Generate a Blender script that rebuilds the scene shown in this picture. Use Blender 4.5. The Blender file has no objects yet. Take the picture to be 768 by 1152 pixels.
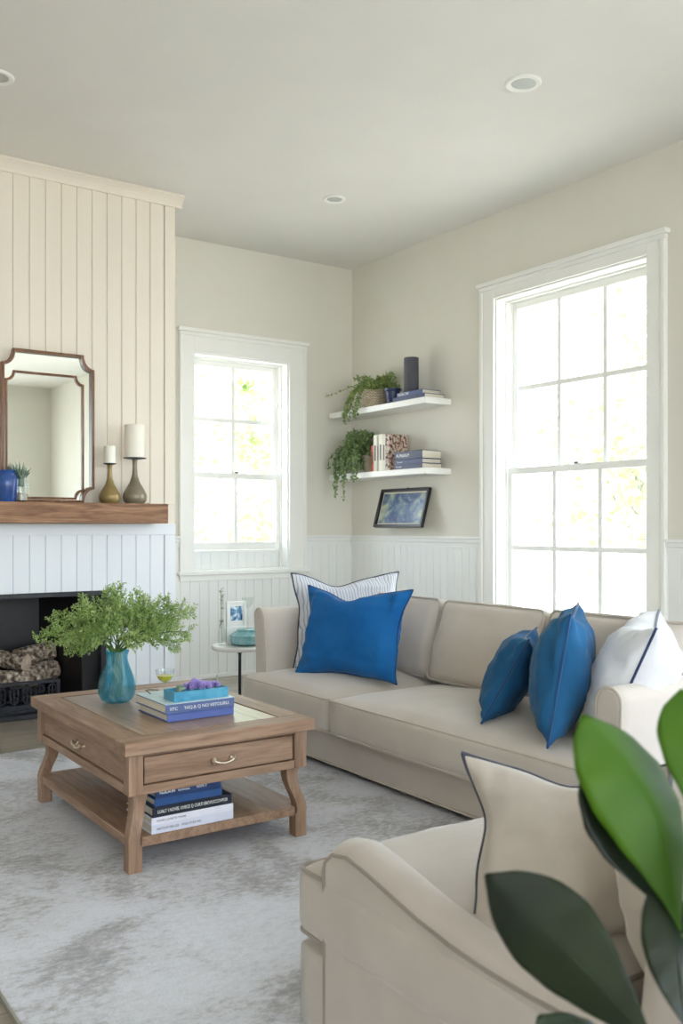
import bpy, bmesh, math, random
from mathutils import Vector, Matrix, Euler, noise
PI = math.pi
sc = bpy.context.scene
C = sc.collection
random.seed(7)

# ------------------------------------------------------------------ materials
def srgb(r, g, b):
    f = lambda c: (c/12.92 if c <= .04045 else ((c+.055)/1.055)**2.4)
    return (f(r/255), f(g/255), f(b/255), 1)
def newmat(name):
    m = bpy.data.materials.new(name); m.use_nodes = True
    nt = m.node_tree; return m, nt, nt.nodes['Principled BSDF']
def N(nt, t, **kw):
    n = nt.nodes.new(t)
    for k, v in kw.items():
        if k in n.inputs: n.inputs[k].default_value = v
        else: setattr(n, k, v)
    return n
def mapping(nt, scale=(1, 1, 1), rot=(0, 0, 0)):
    tc = N(nt, 'ShaderNodeTexCoord'); mp = N(nt, 'ShaderNodeMapping')
    mp.inputs['Scale'].default_value = scale; mp.inputs['Rotation'].default_value = rot
    nt.links.new(tc.outputs['Object'], mp.inputs['Vector']); return mp.outputs['Vector']
def ramp(nt, fac, stops):
    r = N(nt, 'ShaderNodeValToRGB'); e = r.color_ramp.elements
    while len(e) < len(stops): e.new(.5)
    for i, (p, c) in enumerate(stops): e[i].position = p; e[i].color = c
    nt.links.new(fac, r.inputs['Fac']); return r.outputs['Color']
def bump(nt, b, fac, strength=.2, dist=.002):
    n = N(nt, 'ShaderNodeBump'); n.inputs['Strength'].default_value = strength; n.inputs['Distance'].default_value = dist
    nt.links.new(fac, n.inputs['Height']); nt.links.new(n.outputs['Normal'], b.inputs['Normal'])
def mix(nt, fac, a, bb, mode='MIX'):
    n = N(nt, 'ShaderNodeMix'); n.data_type = 'RGBA'; n.blend_type = mode
    if isinstance(fac, float): n.inputs[0].default_value = fac
    else: nt.links.new(fac, n.inputs[0])
    for s, v in ((6, a), (7, bb)):
        if isinstance(v, tuple): n.inputs[s].default_value = v
        else: nt.links.new(v, n.inputs[s])
    return n.outputs[2]
def noisy(name, c1, c2, scale=8, rough=.6, bs=.0, bscale=60, stretch=(1, 1, 1), metallic=0, **kw):
    m, nt, b = newmat(name)
    v = mapping(nt, stretch)
    n = N(nt, 'ShaderNodeTexNoise', Scale=scale, Detail=5.0); nt.links.new(v, n.inputs['Vector'])
    nt.links.new(ramp(nt, n.outputs['Fac'], [(.3, c1), (.7, c2)]), b.inputs['Base Color'])
    b.inputs['Roughness'].default_value = rough; b.inputs['Metallic'].default_value = metallic
    if bs:
        n2 = N(nt, 'ShaderNodeTexNoise', Scale=bscale, Detail=3.0); nt.links.new(v, n2.inputs['Vector'])
        bump(nt, b, n2.outputs['Fac'], bs)
    for k, x in kw.items(): b.inputs[k.replace('_', ' ')].default_value = x
    return m
def fabric(name, c1, c2, wr=.35, weave=500, sheen=.6):
    m, nt, b = newmat(name); v = mapping(nt)
    n = N(nt, 'ShaderNodeTexNoise', Scale=5.0, Detail=6.0); nt.links.new(v, n.inputs['Vector'])
    nt.links.new(ramp(nt, n.outputs['Fac'], [(.3, c1), (.7, c2)]), b.inputs['Base Color'])
    b.inputs['Roughness'].default_value = .9
    b.inputs['Sheen Weight'].default_value = sheen; b.inputs['Sheen Roughness'].default_value = .4; b.inputs['Specular IOR Level'].default_value = .25
    w = N(nt, 'ShaderNodeTexNoise', Scale=float(weave), Detail=1.0); nt.links.new(v, w.inputs['Vector'])
    w2 = N(nt, 'ShaderNodeTexNoise', Scale=9.0, Detail=3.0, Distortion=.8); nt.links.new(v, w2.inputs['Vector'])
    a = N(nt, 'ShaderNodeMath', operation='MULTIPLY_ADD'); nt.links.new(w2.outputs['Fac'], a.inputs[0]); a.inputs[1].default_value = 5.0*wr
    nt.links.new(w.outputs['Fac'], a.inputs[2]); bump(nt, b, a.outputs[0], .35, .003)
    return m
def wood(name, c1, c2, c3, axis='x', rough=.5, k=1.0):
    m, nt, b = newmat(name)
    st = {'x': (1.2, 14, 14), 'y': (14, 1.2, 14), 'z': (14, 14, 1.2)}[axis]
    v = mapping(nt, tuple(s*k for s in st))
    n = N(nt, 'ShaderNodeTexNoise', Scale=1.6, Detail=8.0, Distortion=1.2); nt.links.new(v, n.inputs['Vector'])
    n2 = N(nt, 'ShaderNodeTexNoise', Scale=9.0, Detail=4.0); nt.links.new(v, n2.inputs['Vector'])
    col = ramp(nt, n.outputs['Fac'], [(.25, c1), (.5, c2), (.75, c3)])
    dk = ramp(nt, n2.outputs['Fac'], [(.35, (.62, .6, .58, 1)), (.55, (1, 1, 1, 1))])
    nt.links.new(mix(nt, .55, col, dk, 'MULTIPLY'), b.inputs['Base Color'])
    b.inputs['Roughness'].default_value = rough; bump(nt, b, n2.outputs['Fac'], .25, .002)
    return m
M = {}
M['wall'] = noisy('wall_paint', srgb(221, 218, 208), srgb(224, 221, 211), 3, .75, .03, 300)
M['ceiling'] = noisy('ceiling_paint', srgb(226, 225, 220), srgb(229, 228, 223), 3, .85, .03, 300)
M['trim'] = noisy('trim_paint', srgb(238, 238, 234), srgb(241, 241, 237), 3, .4)
M['wains'] = noisy('wainscot_paint', srgb(233, 235, 233), srgb(237, 238, 236), 3, .5)
M['board'] = noisy('board_paint', srgb(227, 219, 205), srgb(231, 223, 209), 2, .5, stretch=(3, 3, .4))
M['board_bluelit'] = noisy('board_paint_blue_light', srgb(228, 233, 238), srgb(233, 237, 241), 2, .5)  # bluish light on the boards below the mantel, put into their colour
M['sofa'] = fabric('sofa_linen', srgb(202, 193, 183), srgb(210, 201, 192))
M['sofa_pipe'] = fabric('sofa_piping', srgb(196, 186, 174), srgb(206, 196, 184), .0)
M['chair'] = fabric('chair_linen', srgb(184, 174, 165), srgb(194, 184, 175))
M['chairpillow'] = fabric('grey_linen', srgb(182, 173, 163), srgb(198, 189, 179), 1.0)
M['blue'] = fabric('blue_linen', srgb(18, 92, 158), srgb(30, 108, 176), 1.2, 500, .12)
M['blue_d'] = fabric('deep_blue_linen', srgb(26, 82, 126), srgb(42, 102, 148), 1.2, 500, .12)
M['white_l'] = fabric('white_linen', srgb(216, 217, 222), srgb(228, 229, 233), 1.3)
M['navy_pipe'] = fabric('navy_piping', srgb(40, 56, 92), srgb(52, 68, 104), 0)
M['chair_pipe'] = fabric('chair_piping', srgb(140, 128, 118), srgb(152, 140, 130), 0)
M['grey_pipe'] = fabric('charcoal_piping', srgb(66, 66, 76), srgb(80, 80, 90), 0)
M['blue_pipe'] = fabric('blue_piping', srgb(20, 64, 112), srgb(34, 84, 134), 0)
# striped linen of the back pillow
def striped():
    m, nt, b = newmat('striped_linen')
    v = mapping(nt, (1, 1, 1))
    w = N(nt, 'ShaderNodeTexWave', Scale=20.0, Distortion=1.2, Detail=2.0); w.bands_direction = 'X'
    nt.links.new(v, w.inputs['Vector']); w.inputs['Detail Scale'].default_value = 1.5
    nt.links.new(ramp(nt, w.outputs['Fac'], [(.60, srgb(218, 220, 226)), (.98, srgb(162, 170, 186))]), b.inputs['Base Color'])
    b.inputs['Roughness'].default_value = .9
    n = N(nt, 'ShaderNodeTexNoise', Scale=14.0, Detail=4.0); nt.links.new(v, n.inputs['Vector']); bump(nt, b, n.outputs['Fac'], .5, .01)
    return m
M['striped'] = striped()
TC = (srgb(128, 98, 78), srgb(158, 127, 104), srgb(176, 147, 124))
M['twood_x'] = wood('table_wood_long', *TC, 'x'); M['twood_y'] = wood('table_wood_cross', *TC, 'y'); M['twood_z'] = wood('table_wood_upright', *TC, 'z')
M['tpanel'] = wood('table_panel_wood', srgb(140, 114, 92), srgb(166, 139, 115), srgb(182, 157, 134), 'y', .3)
M['mantel'] = wood('mantel_wood', srgb(104, 72, 50), srgb(146, 108, 80), srgb(176, 138, 106), 'x', .65, 1.3)
M['frame_br'] = wood('mirror_frame_wood', srgb(96, 64, 46), srgb(126, 88, 64), srgb(150, 110, 82), 'z', .35)
M['mirror'] = noisy('mirror_glass', (.86, .9, .88, 1), (.87, .91, .89, 1), 2, .02, metallic=1)
M['iron'] = noisy('cast_iron', srgb(24, 26, 32), srgb(40, 42, 50), 20, .45, .3, 80)
M['firebox'] = noisy('firebox_black', srgb(20, 18, 20), srgb(36, 32, 34), 5, .4, .2, 30)
M['brushed'] = noisy('dark_metal', srgb(16, 16, 20), srgb(30, 30, 36), 12, .3)
M['black'] = noisy('black_metal', (.008, .008, .009, 1), (.014, .014, .016, 1), 12, .35)
M['brass'] = noisy('aged_brass', srgb(136, 116, 72), srgb(166, 144, 96), 14, .3, .1, 50, metallic=.3)
M['pewter'] = noisy('pewter_glaze', srgb(122, 112, 94), srgb(146, 136, 116), 10, .3, .1, 50, metallic=.15)
M['chrome'] = noisy('pewter_pull', srgb(196, 180, 158), srgb(220, 206, 186), 30, .28, metallic=1)
M['wax'] = noisy('candle_wax', srgb(238, 234, 222), srgb(243, 239, 228), 4, .5, Subsurface_Weight=.15)
M['wick'] = noisy('wick_thread', srgb(40, 34, 30), srgb(60, 50, 40), 30, .9)
M['blueglaze'] = noisy('cobalt_glaze', srgb(24, 54, 118), srgb(52, 92, 160), 9, .2)
M['navyglaze'] = noisy('navy_glaze', srgb(18, 34, 74), srgb(30, 50, 96), 9, .3)
M['darkcyl'] = noisy('charcoal_ceramic', srgb(66, 66, 76), srgb(80, 80, 90), 9, .6, .2, 120)
M['pot'] = noisy('clay_pot', srgb(150, 140, 120), srgb(176, 166, 146), 9, .8, .2, 60)
M['soil'] = noisy('soil', srgb(48, 36, 26), srgb(70, 54, 40), 60, .95, .5, 90)
M['marble'] = noisy('white_marble', srgb(226, 224, 220), srgb(240, 239, 236), 6, .25)
M['page'] = noisy('book_pages', srgb(214, 206, 190), srgb(228, 222, 208), 4, .85, .4, 200, (1, 1, 30))
M['stem'] = noisy('green_stem', srgb(70, 104, 46), srgb(96, 130, 64), 20, .5)
M['greystem'] = noisy('dried_stem', srgb(150, 156, 134), srgb(176, 180, 156), 20, .7)
M['lens'] = noisy('frosted_lens', srgb(178, 182, 178), srgb(188, 192, 188), 5, .4)
M['thread'] = noisy('grey_liner', srgb(120, 118, 112), srgb(140, 138, 130), 30, .9)
def leafmat(name, c1, c2, rough=.45, tr=.25, scale=12.0):
    m, nt, b = newmat(name); v = mapping(nt)
    n = N(nt, 'ShaderNodeTexNoise', Scale=scale, Detail=3.0); nt.links.new(v, n.inputs['Vector'])
    col = ramp(nt, n.outputs['Fac'], [(.3, c1), (.7, c2)])
    nt.links.new(col, b.inputs['Base Color']); b.inputs['Roughness'].default_value = rough
    t = N(nt, 'ShaderNodeBsdfTranslucent'); nt.links.new(col, t.inputs['Color'])
    mx = N(nt, 'ShaderNodeMixShader'); mx.inputs[0].default_value = tr
    nt.links.new(b.outputs[0], mx.inputs[1]); nt.links.new(t.outputs[0], mx.inputs[2])
    nt.links.new(mx.outputs[0], nt.nodes['Material Output'].inputs['Surface']); return m
M['fern'] = leafmat('fern_leaf', srgb(128, 158, 80), srgb(190, 210, 140), .5, .35, 16.0)
M['ivy'] = leafmat('ivy_leaf', srgb(98, 122, 60), srgb(168, 186, 116), .5, .2, 22.0)
M['ivy2'] = leafmat('ivy_leaf_deep', srgb(84, 110, 66), srgb(148, 170, 112), .5, .2, 22.0)
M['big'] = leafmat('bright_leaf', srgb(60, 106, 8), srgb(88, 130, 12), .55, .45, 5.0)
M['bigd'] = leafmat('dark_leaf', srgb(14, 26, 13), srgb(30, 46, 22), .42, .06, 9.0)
M['tree'] = leafmat('tree_leaf', srgb(150, 170, 110), srgb(200, 212, 160), .6, .3, 3.0)
M['bark'] = noisy('tree_bark', srgb(150, 148, 136), srgb(178, 176, 164), 8, .9, .4, 30)
M['petal'] = leafmat('lilac_petal', srgb(180, 160, 226), srgb(220, 204, 244), .6, .3, 30.0)
M['succulent'] = leafmat('succulent_leaf', srgb(112, 136, 120), srgb(150, 170, 150), .5, .1, 30.0)
M['ground'] = noisy('garden_ground', srgb(188, 178, 166), srgb(202, 193, 180), 1.5, .9)
M['teal'] = noisy('teal_glaze', srgb(52, 136, 176), srgb(96, 172, 200), 25, .4)
def thin_glass(name, tint=(1, 1, 1, 1), gl=.08):
    m, nt, b = newmat(name); nt.nodes.remove(b)
    t = N(nt, 'ShaderNodeBsdfTransparent'); t.inputs[0].default_value = tint
    g = N(nt, 'ShaderNodeBsdfGlossy'); g.inputs['Roughness'].default_value = .02
    lw = N(nt, 'ShaderNodeLayerWeight'); pw = N(nt, 'ShaderNodeMath', operation='POWER'); nt.links.new(lw.outputs['Facing'], pw.inputs[0]); pw.inputs[1].default_value = 4.0
    mm = N(nt, 'ShaderNodeMath', operation='MULTIPLY_ADD'); nt.links.new(pw.outputs[0], mm.inputs[0]); mm.inputs[1].default_value = gl*5; mm.inputs[2].default_value = gl*.6
    mx = N(nt, 'ShaderNodeMixShader'); nt.links.new(mm.outputs[0], mx.inputs[0])
    nt.links.new(t.outputs[0], mx.inputs[1]); nt.links.new(g.outputs[0], mx.inputs[2])
    nt.links.new(mx.outputs[0], nt.nodes['Material Output'].inputs['Surface']); return m
M['pane'] = thin_glass('window_glass', (.98, .99, .985, 1), .04)
M['clear'] = thin_glass('clear_glass', (.955, .97, .965, 1), .07)
def tinted(name, c1, c2, scale=22.0, tr=.62):
    m, nt, b = newmat(name); v = mapping(nt, (1, 1, .35))
    n = N(nt, 'ShaderNodeTexNoise', Scale=scale, Detail=2.0, Distortion=2.0); nt.links.new(v, n.inputs['Vector'])
    col = ramp(nt, n.outputs['Fac'], [(.35, c1), (.65, c2)])
    nt.links.new(col, b.inputs['Base Color']); b.inputs['Roughness'].default_value = .06
    bump(nt, b, n.outputs['Fac'], .5, .004)
    t = N(nt, 'ShaderNodeBsdfTransparent'); nt.links.new(col, t.inputs[0])
    mx = N(nt, 'ShaderNodeMixShader'); mx.inputs[0].default_value = tr
    nt.links.new(b.outputs[0], mx.inputs[1]); nt.links.new(t.outputs[0], mx.inputs[2])
    nt.links.new(mx.outputs[0], nt.nodes['Material Output'].inputs['Surface']); return m
M['tealglass'] = tinted('teal_glass', srgb(128, 204, 220), srgb(222, 245, 248), 14.0, .85)
M['aqua'] = tinted('aqua_glass', srgb(150, 206, 214), srgb(190, 228, 230), 12.0, .35)
M['wine'] = noisy('yellow_wine', srgb(200, 190, 40), srgb(214, 204, 60), 4, .1)
def birch():
    m, nt, b = newmat('birch_bark'); v = mapping(nt)
    n = N(nt, 'ShaderNodeTexNoise', Scale=38.0, Detail=6.0); nt.links.new(v, n.inputs['Vector'])
    n2 = N(nt, 'ShaderNodeTexVoronoi', Scale=70.0); nt.links.new(v, n2.inputs['Vector'])
    c = ramp(nt, n.outputs['Fac'], [(.38, srgb(66, 54, 48)), (.5, srgb(138, 122, 108)), (.66, srgb(205, 192, 178))])
    nt.links.new(c, b.inputs['Base Color']); b.inputs['Roughness'].default_value = .95; bump(nt, b, n.outputs['Fac'], .9, .02); return m
M['birch'] = birch()
M['logend'] = noisy('log_end', srgb(150, 130, 112), srgb(190, 172, 152), 30, .9, .5, 60)
def basket():
    m, nt, b = newmat('woven_basket'); v = mapping(nt)
    w = N(nt, 'ShaderNodeTexBrick', Scale=24.0); nt.links.new(v, w.inputs['Vector'])
    w.inputs['Mortar Size'].default_value = .045; w.inputs['Color1'].default_value = srgb(216, 204, 182); w.inputs['Color2'].default_value = srgb(184, 170, 146); w.inputs['Mortar'].default_value = srgb(96, 82, 64)
    sep = N(nt, 'ShaderNodeSeparateXYZ'); nt.links.new(v, sep.inputs[0])
    at = N(nt, 'ShaderNodeMath', operation='ARCTAN2'); nt.links.new(sep.outputs[1], at.inputs[0]); nt.links.new(sep.outputs[0], at.inputs[1])
    ms = N(nt, 'ShaderNodeMath', operation='MULTIPLY'); nt.links.new(at.outputs[0], ms.inputs[0]); ms.inputs[1].default_value = .085
    cb = N(nt, 'ShaderNodeCombineXYZ'); nt.links.new(ms.outputs[0], cb.inputs[0]); nt.links.new(sep.outputs[2], cb.inputs[1])
    nt.links.new(cb.outputs[0], w.inputs['Vector'])
    nt.links.new(w.outputs['Color'], b.inputs['Base Color']); b.inputs['Roughness'].default_value = .85; bump(nt, b, w.outputs['Fac'], -.6, .004); return m
M['basket'] = basket()
def rugmat():
    m, nt, b = newmat('distressed_rug'); v = mapping(nt, (1, 1, 1))
    v2 = mapping(nt, (1.5, 2.6, 1), (0, 0, .5))
    n1 = N(nt, 'ShaderNodeTexNoise', Scale=2.6, Detail=6.0, Distortion=.6); nt.links.new(v, n1.inputs['Vector'])
    n2 = N(nt, 'ShaderNodeTexNoise', Scale=22.0, Detail=9.0, Roughness=.8); nt.links.new(v2, n2.inputs['Vector'])
    n3 = N(nt, 'ShaderNodeTexNoise', Scale=160.0, Detail=2.0); nt.links.new(v, n3.inputs['Vector'])
    a = N(nt, 'ShaderNodeMath', operation='ADD'); nt.links.new(n1.outputs['Fac'], a.inputs[0]); nt.links.new(n2.outputs['Fac'], a.inputs[1])
    h = N(nt, 'ShaderNodeMath', operation='MULTIPLY'); nt.links.new(a.outputs[0], h.inputs[0]); h.inputs[1].default_value = .5
    c = ramp(nt, h.outputs[0], [(.40, srgb(166, 165, 170)), (.46, srgb(188, 188, 192)), (.50, srgb(210, 211, 218)), (.58, srgb(222, 224, 233))])
    sp = ramp(nt, n3.outputs['Fac'], [(.3, (.82, .82, .82, 1)), (.6, (1, 1, 1, 1))])
    nt.links.new(mix(nt, .6, c, sp, 'MULTIPLY'), b.inputs['Base Color']); b.inputs['Roughness'].default_value = .95
    b.inputs['Specular IOR Level'].default_value = .1
    bump(nt, b, n3.outputs['Fac'], .5, .004); return m
M['rug'] = rugmat()
def floormat():
    m, nt, b = newmat('grey_oak_floor'); v = mapping(nt)
    w = N(nt, 'ShaderNodeTexBrick', Scale=1.0); nt.links.new(v, w.inputs['Vector'])
    w.inputs['Brick Width'].default_value = 1.6; w.inputs['Row Height'].default_value = .14; w.inputs['Mortar Size'].default_value = .002
    w.inputs['Color1'].default_value = srgb(150, 140, 126); w.inputs['Color2'].default_value = srgb(170, 160, 146); w.inputs['Mortar'].default_value = srgb(90, 82, 74)
    v2 = mapping(nt, (1.5, 18, 1)); n = N(nt, 'ShaderNodeTexNoise', Scale=2.0, Detail=7.0); nt.links.new(v2, n.inputs['Vector'])
    g = ramp(nt, n.outputs['Fac'], [(.3, (.78, .78, .78, 1)), (.65, (1.05, 1.05, 1.05, 1))])
    nt.links.new(mix(nt, .8, w.outputs['Color'], g, 'MULTIPLY'), b.inputs['Base Color']); b.inputs['Roughness'].default_value = .35; return m
M['floor'] = floormat()
def artmat():
    m, nt, b = newmat('abstract_print'); v = mapping(nt, (5, 5, 6))
    n = N(nt, 'ShaderNodeTexNoise', Scale=1.1, Detail=5.0, Distortion=1.0); nt.links.new(v, n.inputs['Vector'])
    n2 = N(nt, 'ShaderNodeTexNoise', Scale=5.0, Detail=6.0); nt.links.new(v, n2.inputs['Vector'])
    c = ramp(nt, n.outputs['Fac'], [(.36, srgb(30, 56, 100)), (.48, srgb(62, 88, 124)), (.56, srgb(112, 128, 138)), (.68, srgb(176, 182, 152))])
    s = ramp(nt, n2.outputs['Fac'], [(.58, (0, 0, 0, 1)), (.66, (.35, .4, .42, 1))])
    nt.links.new(mix(nt, .5, c, s, 'SCREEN'), b.inputs['Base Color']); b.inputs['Roughness'].default_value = .3; return m
M['art'] = artmat()
def florals():
    m, nt, b = newmat('floral_cover'); v = mapping(nt, (1, 1, 1))
    n = N(nt, 'ShaderNodeTexVoronoi', Scale=55.0); nt.links.new(v, n.inputs['Vector'])
    n2 = N(nt, 'ShaderNodeTexNoise', Scale=40.0, Detail=4.0); nt.links.new(v, n2.inputs['Vector'])
    c = ramp(nt, n2.outputs['Fac'], [(.4, srgb(70, 52, 52)), (.48, srgb(166, 120, 106)), (.55, srgb(216, 206, 190)), (.7, srgb(120, 110, 104))])
    nt.links.new(c, b.inputs['Base Color']); b.inputs['Roughness'].default_value = .6; return m
M['floral'] = florals()
def photomat():
    m, nt, b = newmat('blue_photo'); v = mapping(nt)
    n = N(nt, 'ShaderNodeTexNoise', Scale=28.0, Detail=3.0); nt.links.new(v, n.inputs['Vector'])
    nt.links.new(ramp(nt, n.outputs['Fac'], [(.4, srgb(24, 62, 120)), (.52, srgb(120, 168, 200)), (.6, srgb(228, 236, 240))]), b.inputs['Base Color'])
    b.inputs['Roughness'].default_value = .4; return m
M['photo'] = photomat()
def cover(name, r, g, b_, rough=.45): 
    if name not in M: M[name] = noisy(name, srgb(r, g, b_), srgb(min(255, r+8), min(255, g+8), min(255, b_+8)), 20, rough)
    return M[name]

# ------------------------------------------------------------------ mesh builder
class MB:
    def __init__(s): s.v = []; s.f = []; s.mi = []; s.mats = []
    def m(s, mat):
        if mat not in s.mats: s.mats.append(mat)
        return s.mats.index(mat)
    def add(s, vs, fs, mat=None, T=None):
        o = len(s.v); k = s.m(mat) if mat else 0
        for p in vs:
            p = Vector(p); s.v.append(T @ p if T else p)
        for f in fs: s.f.append([o+i for i in f]); s.mi.append(k)
        return s
    def box(s, a, b, mat=None, T=None):
        x0, y0, z0 = a; x1, y1, z1 = b
        x0, x1 = min(x0, x1), max(x0, x1); y0, y1 = min(y0, y1), max(y0, y1); z0, z1 = min(z0, z1), max(z0, z1)
        vs = [(x0, y0, z0), (x1, y0, z0), (x1, y1, z0), (x0, y1, z0), (x0, y0, z1), (x1, y0, z1), (x1, y1, z1), (x0, y1, z1)]
        return s.add(vs, [(0, 3, 2, 1), (4, 5, 6, 7), (0, 1, 5, 4), (1, 2, 6, 5), (2, 3, 7, 6), (3, 0, 4, 7)], mat, T)
    def prism(s, poly, fn, a, b, mat=None):      # polygon in 2D swept between a and b; fn(u,v,t)->xyz
        n = len(poly); vs = [fn(u, v, a) for u, v in poly]+[fn(u, v, b) for u, v in poly]
        fs = [list(range(n))[::-1], list(range(n, 2*n))]+[(i, (i+1) % n, n+(i+1) % n, n+i) for i in range(n)]
        return s.add(vs, fs, mat)
    def lathe(s, prof, c=(0, 0, 0), n=28, mat=None, sx=1, sy=1, T=None):
        vs = []; fs = []
        for r, z in prof:
            for i in range(n):
                a = 2*PI*i/n; vs.append((c[0]+r*math.cos(a)*sx, c[1]+r*math.sin(a)*sy, c[2]+z))
        for k in range(len(prof)-1):
            for i in range(n):
                j = (i+1) % n; fs.append((k*n+i, k*n+j, (k+1)*n+j, (k+1)*n+i))
        if prof[0][0] > 1e-6: fs.append(list(range(n))[::-1])
        if prof[-1][0] > 1e-6: fs.append([(len(prof)-1)*n+i for i in range(n)])
        return s.add(vs, fs, mat, T)
    def tube(s, pts, r, n=8, mat=None, closed=False, T=None):
        pts = [Vector(p) for p in pts]; L = len(pts); vs = []; fs = []
        rr = r if isinstance(r, (list, tuple)) else [r]*L
        up = None
        for i, p in enumerate(pts):
            if closed: t = pts[(i+1) % L]-pts[i-1]
            else: t = pts[min(i+1, L-1)]-pts[max(i-1, 0)]
            if t.length < 1e-9: t = Vector((0, 0, 1))
            t.normalize()
            if up is None: up = Vector((0, 0, 1)) if abs(t.z) < .9 else Vector((1, 0, 0))
            a = up-t*up.dot(t)
            if a.length < 1e-4: a = t.orthogonal()
            a.normalize(); up = a; b = t.cross(a)
            for k in range(n):
                an = 2*PI*k/n; vs.append(p+(a*math.cos(an)+b*math.sin(an))*rr[i])
        for i in range(L if closed else L-1):
            j = (i+1) % L
            for k in range(n): fs.append((i*n+k, i*n+(k+1) % n, j*n+(k+1) % n, j*n+k))
        if not closed: fs.append(list(range(n))[::-1]); fs.append([(L-1)*n+k for k in range(n)])
        return s.add(vs, fs, mat, T)
    def build(s, name, mat=None, parent=None, loc=None, bevel=0, smooth=35, subdiv=0, merge=False):
        """vertices are in world space; they are moved into the parent's (unrotated) frame"""
        off = Vector(loc) if loc is not None else Vector((0, 0, 0))
        if parent is not None: off = worldloc(parent)
        me = bpy.data.meshes.new(name); me.from_pydata([v-off for v in s.v], [], s.f)
        mats = s.mats or [None]
        for mm in mats: me.materials.append(M[mm] if isinstance(mm, str) else (mm if mm else (M[mat] if isinstance(mat, str) else mat)))
        for p, k in zip(me.polygons, s.mi): p.material_index = k
        if merge or True:
            bm = bmesh.new(); bm.from_mesh(me)
            if merge: bmesh.ops.remove_doubles(bm, verts=bm.verts, dist=1e-5)
            bmesh.ops.recalc_face_normals(bm, faces=bm.faces); bm.to_mesh(me); bm.free()
        if smooth:
            for p in me.polygons: p.use_smooth = True
            me.set_sharp_from_angle(angle=math.radians(smooth))
        o = bpy.data.objects.new(name, me); C.objects.link(o)
        if parent is not None: o.parent = parent
        elif loc is not None: o.location = loc
        if bevel:
            b = o.modifiers.new('bevel', 'BEVEL'); b.width = bevel; b.segments = 2; b.limit_method = 'ANGLE'; b.angle_limit = math.radians(40)
        if subdiv:
            b = o.modifiers.new('sub', 'SUBSURF'); b.levels = subdiv; b.render_levels = subdiv
        return o
def worldloc(o):
    l = Vector(o.location)
    while o.parent: o = o.parent; l += Vector(o.location)
    return l
def tag(o, label=None, cat=None, group=None, kind=None):
    if label: o['label'] = label
    if cat: o['category'] = cat
    if group: o['group'] = group
    if kind: o['kind'] = kind
    return o
def empty(name, loc, label=None, cat=None, group=None, kind=None):
    o = bpy.data.objects.new(name, None); C.objects.link(o); o.location = loc; o.empty_display_size = .05
    return tag(o, label, cat, group, kind)
def struct(o): o['kind'] = 'structure'; return o
def text(name, body, size, mat, parent, loc, rot, ext=.0003, sx=1, fit=None):
    cu = bpy.data.curves.new(name, 'FONT'); cu.body = body; cu.size = size; cu.extrude = ext
    cu.align_x = 'LEFT'; cu.align_y = 'CENTER'; cu.resolution_u = 2
    t = bpy.data.objects.new('tmp', cu); C.objects.link(t)
    me = bpy.data.meshes.new_from_object(t.evaluated_get(bpy.context.evaluated_depsgraph_get())); bpy.data.objects.remove(t)
    wd = max(v.co.x for v in me.vertices)-min(v.co.x for v in me.vertices); k = min(1, fit/wd) if fit else 1
    for v in me.vertices: v.co.x *= k
    me.name = name; me.materials.clear(); me.materials.append(M[mat])
    o = bpy.data.objects.new(name, me); C.objects.link(o); o.parent = parent
    o.location = Vector(loc); o.rotation_euler = rot; return o

# ------------------------------------------------------------------ room dims
XR, YB, H = 4.48, 6.31, 3.30
XL, YF = -2.6, -3.4
YC = 5.55            # chimney face
XC = 2.53            # chimney right edge
W1 = dict(a=3.023, b=3.857, z0=.81, z1=2.456)      # back window (along x)
W2 = dict(a=3.358, b=4.604, z0=.42, z1=2.712)      # right window (along y)
RZ0, RZ1 = 1.015, 1.075

def wall_x(name, y0, y1, xa, xb, holes, mat):   # wall in xz-plane with thickness
    mb = MB(); cur = xa
    for (a, b, z0, z1) in sorted(holes):
        mb.box((cur, y0, 0), (a, y1, H)); mb.box((a, y0, 0), (b, y1, z0)); mb.box((a, y0, z1), (b, y1, H)); cur = b
    mb.box((cur, y0, 0), (xb, y1, H)); return struct(mb.build(name, mat, smooth=0))
def wall_y(name, x0, x1, ya, yb, holes, mat):
    mb = MB(); cur = ya
    for (a, b, z0, z1) in sorted(holes):
        mb.box((x0, cur, 0), (x1, a, H)); mb.box((x0, a, 0), (x1, b, z0)); mb.box((x0, a, z1), (x1, b, H)); cur = b
    mb.box((x0, cur, 0), (x1, yb, H)); return struct(mb.build(name, mat, smooth=0))
T = .22
wall_x('wall_back', YB, YB+T, XL-T, XR+T, [(W1['a'], W1['b'], W1['z0'], W1['z1'])], 'wall')
wall_y('wall_right', XR, XR+T, YF-T, YB, [(W2['a'], W2['b'], W2['z0'], W2['z1']), (-1.3, 1.4, .3, 2.8)], 'wall')
wall_y('wall_left', XL-T, XL, YF-T, YB, [], 'wall')
wall_x('wall_front', YF-T, YF, XL, XR, [(-2.2, 3.5, .05, 2.9)], 'wall')
struct(MB().box((XL-T, YF-T, -.12), (XR+T, YB+T, 0)).build('floor', 'floor', smooth=0))
struct(MB().box((XL-T, YF-T, H), (XR+T, YB+T, H+.15)).build('ceiling', 'ceiling', smooth=0))

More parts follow.
